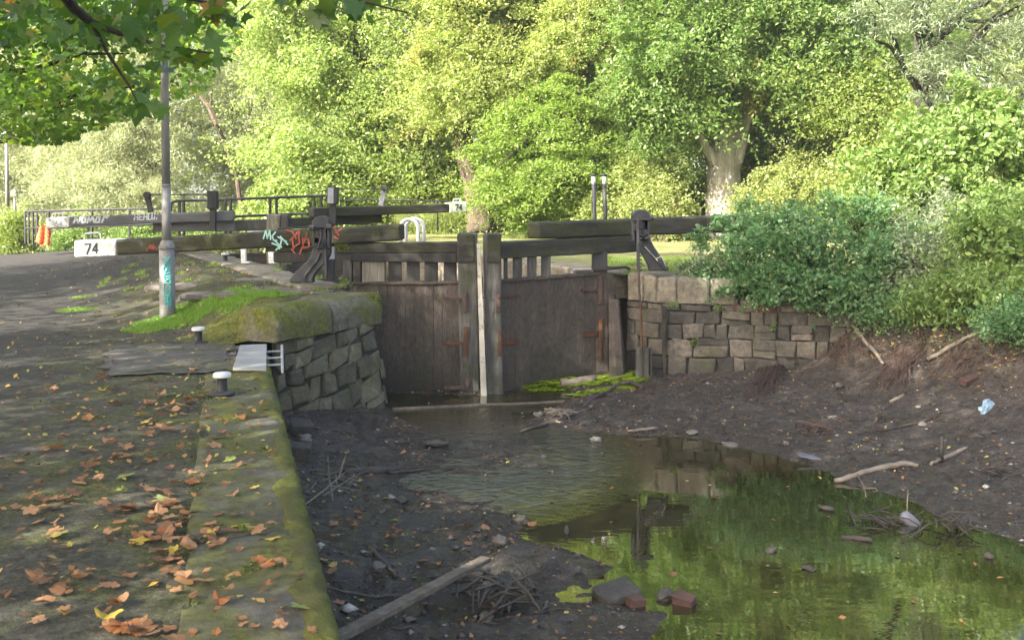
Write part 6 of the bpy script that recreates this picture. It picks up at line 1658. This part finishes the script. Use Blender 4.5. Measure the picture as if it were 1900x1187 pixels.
for i, (px, py, s, mt, lab) in enumerate((
        (566, 816, (.07, .05, .045), 'pale_stone', 'small pale stone among the dark blocks under the wing wall'),
        (538, 795, (.12, .1, .08), 'dark_stone', 'rounded dark stone wedged between pier and wing wall'),
        (1547, 776, (.055, .03, .028), 'stone', 'flat oval stone on the mud left of the root mats'),
        (1459, 824, (.035, .03, .025), 'pale_stone', 'small whitish stone at the edge of the pool below the wall'),
        (1470, 765, (.05, .03, .03), 'dark_stone', 'dark stone at the foot of the thick root mat'),
        (1712, 790, (.05, .035, .035), 'pale_stone', 'buff stone at the end of the thin dark twig'),
        (1558, 720, (.06, .05, .05), 'dark_stone', 'dark pointed stone halfway up the root hung bank'),
        (1705, 758, (.03, .03, .025), 'pale_stone', 'pale stone on the mud above the buff stone'),
        (1105, 818, (.07, .05, .04), 'pale_stone', 'pale lump lying in the stream at the head of the pool'),
        (1000, 772, (.06, .05, .04), 'stone', 'grey lump in the stream beside the driftwood branch'),
        (700, 1056, (.05, .04, .035), 'stone', 'fist sized grey stone by the black stick on the near mud'),
        (928, 1008, (.07, .05, .05), 'stone', 'grey stone at the left edge of the pool'),
        (965, 968, (.06, .05, .05), 'dark_stone', 'dark stone topped by a leaf at the left edge of the pool'),
        (1235, 1108, (.07, .05, .045), 'dark_stone', 'dark wet stone between the slab and the wet brick'),
        (1535, 945, (.06, .04, .025), 'dark_stone', 'dark lump breaking the water below the pale branch'),
        (1430, 1022, (.05, .035, .02), 'dark_stone', 'rounded dark lump breaking the surface in the middle of the pool'),
        (1500, 1055, (.05, .035, .02), 'dark_stone', 'small black lump in the pool right of the rounded dark lump'),
        (1835, 1034, (.035, .03, .03), 'dark_stone', 'rounded dark lump at the right edge of the pool'),
        (1052, 990, (.022, .018, .05), 'dark_stone', 'dark shard sticking up in the pool near the left mud'),
        (1355, 826, (.08, .05, .02), 'stone', 'flat stone at the waterline below the stone wall'),
        (1285, 804, (.07, .05, .025), 'pale_stone', 'pale flat stone at the top of the pool'),
        (745, 930, (.05, .04, .03), 'dark_stone', 'dark lump where the left mud meets the stream'),
        (810, 826, (.12, .09, .05), 'dark_stone', 'dark mud covered stone beside the stream'),
        (905, 1150, (.05, .04, .03), 'stone', 'grey stone beside the heap of sodden twigs'))):
    rock(lab, px, py, s, M[mt], i + 1, ang=i * 1.3)
# blue bag, bottle
bm = bmesh.new(); bmesh.ops.create_grid(bm, x_segments=18, y_segments=12, size=1)
for v in bm.verts:
    x, y = v.co.x, v.co.y
    v.co = Vector((x * .125 * (1 - .25 * y * y), y * .042 * (1 + .3 * math.sin(3 * x)), .022 + .018 * mnoise.noise(Vector((x * 2.5, y * 2.2, 1))) + .02 * (1 - x * x) * (1 - y * y)))
g = bmesh.ops.extrude_face_region(bm, geom=bm.faces[:]); bmesh.ops.translate(bm, vec=(0, 0, -.012), verts=[e for e in g['geom'] if isinstance(e, bmesh.types.BMVert)])
bmesh.ops.recalc_face_normals(bm, faces=bm.faces)
me = bpy.data.meshes.new('plastic_bag'); bm.to_mesh(me); bm.free()
bag = link_mesh('plastic_bag', me, M['blue_plastic'], None, True); bag.location = on_mud(1829, 762) + UPZ * .02; bag.rotation_euler = (.75, -.25, .75); bag.scale = (1.15, 1.3, 1.2)
tag(bag, 'crumpled pale blue plastic bag on the right mud bank', 'plastic bag')
bt = thing('plastic_bottle', 'grey plastic bottle with a blue end half sunk in the pool', 'bottle', on_mud(1690, 972))
d = Vector((.5, -.25, -.45)).normalized(); c = bt.location + UPZ * .02
MB().tube([c - d * .085, c - d * .07, c - d * .02, c + d * .05, c + d * .075], [.012, .04, .046, .044, .030], 14).build('body', M['grey_plastic'], bt, True)
MB().tube([c + d * .074, c + d * .10, c + d * .108], [.029, .026, .018], 12).build('blue_end', M['bright_blue'], bt, True)
tag(MB().tube([on_mud(1683, 955), A(1683, 938, on_mud(1683, 955).y), A(1685, 908, on_mud(1683, 955).y)], [.006, .006, .004], 5).build('dry_stalk', M['driftwood']), 'upright dry stalk standing in the pool behind the grey bottle', 'plant stem')
# bright duckweed skin at the gate foot
wd = []
r = np.random.default_rng(77)
for cx, cy, rx, ry, n in ((1090, 717, 100, 7, 2600), (1165, 718, 40, 9, 1500), (1010, 722, 40, 4, 600), (1120, 733, 70, 3, 700)):
    t = r.uniform(0, 6.28, n); q = np.sqrt(r.uniform(0, 1, n))
    for x, y in zip(cx + rx * q * np.cos(t), cy + ry * q * np.sin(t)):
        p = G(x, y, WZ); wd.append((p.x, p.y, max(WZ + .004, float(0)) if False else WZ + .006))
wd = np.array(wd); wd[:, 2] = np.maximum(wd[:, 2], mud_z(wd[:, 0], wd[:, 1]) + .004)
M['duck'] = leafmat("duckweed", [(0, (0.13, 0.20, 0.012)), (0.6, (0.20, 0.28, 0.02)), (1, (0.30, 0.36, 0.05))], .1)
dw = leaves('duckweed', wd, .06, 'round', M['duck'], None, 6.0, None, 78)
tag(dw, 'bright green weed floating at the foot of the right gate', 'water weed', None, 'stuff')
# floating board and sill line at the gate foot
a, b = G(727, 757, WZ + .02), G(1050, 742, WZ + .02)
tag(MB().beam(a - UPZ * .012, b - UPZ * .022, .06, .03, .03, 6, .004, 9).build('sill_timber', M['old_plank'], None, False, .006), 'pale wet timber lying along the foot of the gates', 'timber')

# gravel and crumbs of mud
N = 11000; r = np.random.default_rng(91)
X = r.uniform(-2.4, 6.4, N); Y = r.uniform(4.5, 13.8, N); k = (sdist(X, Y, pool) > .02) & (X > QUAY_X(Y) + .06) & (X < right_x(Y) - .1)
X, Y = X[k], Y[k]; Z = mud_z(X, Y)
s = r.lognormal(-4.75, .6, len(X)); oct_ = np.array([(1, 0, 0), (0, 1, 0), (-1, 0, 0), (0, -1, 0), (0, 0, 1), (0, 0, -1)], float)
V = np.stack([X, Y, Z + s * .2], -1)[:, None, :] + oct_[None] * s[:, None, None] * r.uniform(.4, 1.3, (len(X), 6, 1)) * np.array([1, 1, .55])
fi = np.array([(0, 1, 4), (1, 2, 4), (2, 3, 4), (3, 0, 4), (1, 0, 5), (2, 1, 5), (3, 2, 5), (0, 3, 5)])
idx = (np.arange(len(X))[:, None, None] * 6 + fi[None]).ravel()
m, nt_, p_ = base_mat("mud crumbs and gravel"); g_ = nt_.nodes.new("ShaderNodeNewGeometry")
cr = ramp(nt_, [(0, (.025, .022, .02)), (.7, (.06, .052, .047)), (.86, (.14, .125, .11)), (1, (.34, .32, .28))]); nt_.links.new(g_.outputs["Random Per Island"], cr.inputs[0]); nt_.links.new(cr.outputs[0], p_.inputs["Base Color"]); p_.inputs["Roughness"].default_value = .7
tag(np_mesh('gravel', V.reshape(-1, 3), idx, 3, m), 'gravel and crumbs scattered over the canal mud', 'gravel', None, 'stuff')

# ------------------------------------------------------------------ fallen leaves
def leaf_mesh_data(seed, curl, mat, nm):
    rr = random.Random(seed); bm = bmesh.new(); vs = []
    tv = [(0, -.1, 0)]; n = 30
    for k in range(n):
        t = 2 * math.pi * k / n - math.pi / 2
        lobe = abs(math.sin(2.5 * (t + math.pi / 2)))
        r_ = (.42 if seed % 4 == 3 else .30 + .20 * lobe + .04 * rr.uniform(-1, 1)) * (1 + .12 * math.sin(t))
        tv.append((r_ * math.cos(t), r_ * math.sin(t), 0))
    tf = [(0, 1 + k, 1 + (k + 1) % n) for k in range(n)]
    fx, fy = rr.uniform(-2, 2), rr.uniform(-2, 2)
    ax = rr.uniform(0, 3.14)
    for x, y, z in tv:
        x *= rr.uniform(.88, 1.12); y *= rr.uniform(.9, 1.1)
        u = x * math.cos(ax) + y * math.sin(ax)
        vs.append(bm.verts.new((x, y, abs(u) ** 1.5 * curl + .10 * math.sin(7 * x + fx) * math.cos(6 * y + fy) * (.3 + curl))))
    for q in tf: bm.faces.new([vs[i] for i in q])
    bmesh.ops.subdivide_edges(bm, edges=bm.edges[:], cuts=1, use_grid_fill=True, smooth=.3)
    st = [bm.verts.new((0.012 * s_, -.5 - .25 * k, .02 + .1 * k)) for k in (0, 1) for s_ in (-1, 1)]
    bm.faces.new((st[0], st[1], st[3], st[2]))
    me = bpy.data.meshes.new(nm); bm.to_mesh(me); bm.free(); me.materials.append(mat)
    return me
def fallen_mat(name, c0, c1, c2):
    m, nt, p = base_mat(name)
    oi = nt.nodes.new("ShaderNodeObjectInfo"); vec, raw = coords(nt)
    n = noise_node(nt, raw, 2.5, 4, .6)
    f = math_node(nt, 'ADD', math_node(nt, 'MULTIPLY', oi.outputs["Random"], .7), math_node(nt, 'MULTIPLY', n.outputs[0], .35))
    cr = ramp(nt, [(0.1, c0), (0.5, c1), (0.95, c2)]); nt.links.new(f, cr.inputs[0]); nt.links.new(cr.outputs[0], p.inputs["Base Color"])
    p.inputs["Roughness"].default_value = .6; p.inputs["Specular IOR Level"].default_value = .35
    t = nt.nodes.new("ShaderNodeBsdfTranslucent"); nt.links.new(cr.outputs[0], t.inputs[0])
    mx = nt.nodes.new("ShaderNodeMixShader"); mx.inputs[0].default_value = .2
    nt.links.new(p.outputs[0], mx.inputs[1]); nt.links.new(t.outputs[0], mx.inputs[2]); nt.links.new(mx.outputs[0], nt.nodes["Material Output"].inputs[0])
    return m
FM = {'brown': fallen_mat("fallen brown leaf", (.10, .05, .023), (.23, .115, .05), (.37, .205, .10)),
      'orange': fallen_mat("fallen orange leaf", (.20, .075, .025), (.32, .13, .04), (.44, .22, .08)),
      'yellow': fallen_mat("fallen yellow leaf", (.30, .20, .03), (.42, .31, .05), (.50, .43, .12)),
      'green': fallen_mat("fallen green leaf", (.13, .17, .03), (.24, .28, .06), (.36, .38, .12))}
LEAF = {c: [leaf_mesh_data(7 * i + j, cu, FM[c], 'fallen_leaf') for j, cu in enumerate((.10, .25, .45, .8))] for i, c in enumerate(FM)}
rl = random.Random(2024)
def fall(px, py, col, size, place, where):
    if place == 'mud': p = on_mud(px, py, .006)
    elif place == 'left': p = on_left(px, py, .012)
    o = bpy.data.objects.new('fallen_leaf', rl.choice(LEAF[col])); COL.objects.link(o)
    o.location = p + UPZ * rl.uniform(.004, .012); s = size * rl.uniform(.5, 1.2); o.scale = (s * rl.uniform(.75, 1.1), s, s * rl.uniform(.4, 1.2))
    o.rotation_euler = (rl.uniform(-.3, .3), rl.uniform(-.3, .3), rl.uniform(0, 6.28))
    return tag(o, '%s fallen maple leaf lying on %s' % (col, where), 'leaf', '%s leaves on %s' % (col, where))
def pick(b, o, y):
    t = rl.random(); return 'brown' if t < b else 'orange' if t < o else 'yellow' if t < y else 'green'
def edge_px(py): return 490 + (py - 640) * 140 / 547
count = 0
# drifts on the towpath (photo centres and spreads)
DR = [(330, 770, 70, 14, 10), (250, 720, 90, 14, 8), (300, 745, 50, 12, 16), (230, 850, 70, 14, 8), (130, 850, 80, 18, 10), (280, 930, 70, 26, 24), (160, 970, 80, 24, 13), (310, 985, 45, 30, 16), (290, 1050, 70, 34, 12), (170, 1110, 65, 45, 16), (60, 1000, 60, 70, 9), (320, 1150, 60, 35, 8), (200, 750, 130, 40, 18), (100, 870, 110, 70, 14), (330, 800, 100, 50, 14), (60, 1170, 70, 25, 7), (200, 1060, 150, 80, 13), (390, 1000, 60, 90, 6), (330, 880, 70, 40, 10)]
for cx, cy, sx, sy, n in DR:
    for _ in range(n):
        py = min(1200, max(690, rl.gauss(cy, sy))); px = rl.gauss(cx, sx)
        if px > edge_px(py) - 150 * (py - 356) / 831 - 20 or px < -60: continue
        fall(px, py, pick(.78, .90, .96), .088, 'left', 'the dark towpath'); count += 1
# on the coping
for px, py, c in ((410, 1115, 'orange'), (480, 1040, 'orange'), (520, 1045, 'brown'), (495, 1050, 'orange'), (450, 1160, 'brown'), (470, 1165, 'brown'), (520, 1160, 'brown'), (580, 1172, 'brown'), (505, 1000, 'yellow'), (440, 955, 'brown'), (430, 985, 'brown'), (455, 985, 'green'), (480, 985, 'brown'), (385, 775, 'brown'), (480, 790, 'brown'), (445, 775, 'orange'), (420, 900, 'brown'), (360, 895, 'orange'), (410, 740, 'yellow'), (475, 905, 'yellow'), (395, 1000, 'brown'), (430, 870, 'brown'), (405, 812, 'green'), (500, 1085, 'orange'), (560, 1128, 'green'), (445, 1020, 'brown')):
    p = G(px, py, 0.012)
    o = fall(px, py, c, .085, 'left', 'the mossy coping stones'); o.location = p + UPZ * .006; count += 1
# on the mud and the shallows
MR_ = [(610, 1050, 45, 50, 18), (700, 950, 90, 50, 14), (600, 920, 40, 30, 7), (780, 1040, 120, 50, 12), (1200, 1090, 70, 30, 16), (1000, 1110, 120, 50, 12), (850, 900, 90, 60, 6), (1500, 720, 60, 40, 12), (1640, 660, 70, 30, 18), (1860, 640, 40, 30, 9), (1400, 790, 120, 25, 10), (1740, 860, 120, 60, 12), (1650, 760, 120, 30, 10), (1060, 790, 60, 15, 7)]
for cx, cy, sx, sy, n in MR_:
    for _ in range(n):
        if count >= 300: break
        px, py = rl.gauss(cx, sx), rl.gauss(cy, sy)
        q = on_mud(px, py)
        if q.x < QUAY_X(q.y) + .1 or q.y > 13.3 or py < 600: continue
        wet = mud_z(np.array([q.x]), np.array([q.y]))[0] < WZ
        if wet: fall(px, py, pick(.35, .6, .85), .075, 'mud', 'the still brown pool'); count += 1
        else: fall(px, py, pick(.6, .75, .88), .07, 'mud', 'the dark canal mud'); count += 1
# the rest: crumbs of leaf too small to count
def litter(name, label, n, fn, size, seed, mat):
    r = np.random.default_rng(seed); P = fn(r, n)
    return tag(leaves(name, P, size, 'rhomb', mat, None, 2.5, None, seed + 1), label, 'leaf litter', None, 'stuff')
M['litter'] = leafmat("leaf crumbs", [(0, (.11, .055, .028)), (.6, (.22, .11, .05)), (.8, (.36, .20, .08)), (.92, (.46, .36, .08)), (1, (.25, .28, .07))], .15, (1, 1, 1), .7, .2)
def f1(r, n):
    Y = r.uniform(4, 22, n) ** 1.0; X = left_x(Y) + .45 - np.abs(r.normal(0, 1.5, n)); X = np.where(Y > 11.2, left_x(Y) - .1 - np.abs(r.normal(0, 2, n)), X); return np.stack([X, Y, z_left(X, Y) + .016], -1)
litter('leaf_litter', 'crumbs of dead leaf scattered over the towpath', 2800, f1, .045, 3000, M['litter'])
def f2(r, n):
    X = r.uniform(-2.2, 6.2, n); Y = r.uniform(4.5, 13.6, n); z = np.maximum(mud_z(X, Y), WZ) + .006; k = (X > QUAY_X(Y) + .06) & (X < right_x(Y)) & ((z > WZ + .02) | (r.uniform(0, 1, n) < .07)); return np.stack([X, Y, z], -1)[k]
litter('leaf_litter', 'crumbs of dead leaf scattered over the canal mud', 4200, f2, .040, 3010, M['litter'])
def f3(r, n):
    t = r.uniform(0, 1, n); px = 1540 + 360 * t; py = 600 + r.normal(30, 38, n); P = np.array([tuple(on_mud(a, b, .012)) for a, b in zip(px, py)]); return P
litter('leaf_litter', 'dead leaves caught on the bank under the brambles', 1100, f3, .045, 3020, M['litter'])

r = np.random.default_rng(3100); mb = MB(); k = 0
while k < 420:
    X = r.uniform(-2.1, 6.0); Y = r.uniform(4.8, 13.5)
    z = float(mud_z(np.array([X]), np.array([Y]))[0])
    if z < WZ + .01 or X < QUAY_X(Y) + .06 or X > float(right_x(Y)) - .05: continue
    a = r.uniform(0, 6.28); L = r.lognormal(-2.5, .6); dx, dy = math.cos(a) * L / 2, math.sin(a) * L / 2
    P = [Vector((X + dx * t, Y + dy * t, top_of_mud(X + dx * t, Y + dy * t) + .006 + (.004 if t == 0 else 0))) for t in (-1, 0, 1)]
    mb.tube(P, [.0035, .004, .0025], 4, False); k += 1
tag(mb.build('twig_litter', M['wet_stick']), 'broken bits of twig scattered over the canal mud', 'twigs', None, 'stuff')

# ------------------------------------------------------------------ air
hb = MB().box((0, 300, 11.5), (1300, 1300, 30)).build('haze', None)
m = bpy.data.materials.new("thin sunlit haze"); m.use_nodes = True
nt = m.node_tree; nt.nodes.remove(nt.nodes["Principled BSDF"])
pv = nt.nodes.new("ShaderNodeVolumePrincipled")
pv.inputs["Color"].default_value = (0.93, 0.95, 0.92, 1); pv.inputs["Density"].default_value = 0.0008; pv.inputs["Anisotropy"].default_value = 0.2
nt.links.new(pv.outputs[0], nt.nodes["Material Output"].inputs["Volume"])
hb.data.materials.append(m)
tag(hb, 'thin pale haze in the air under the trees', 'haze', None, 'stuff')
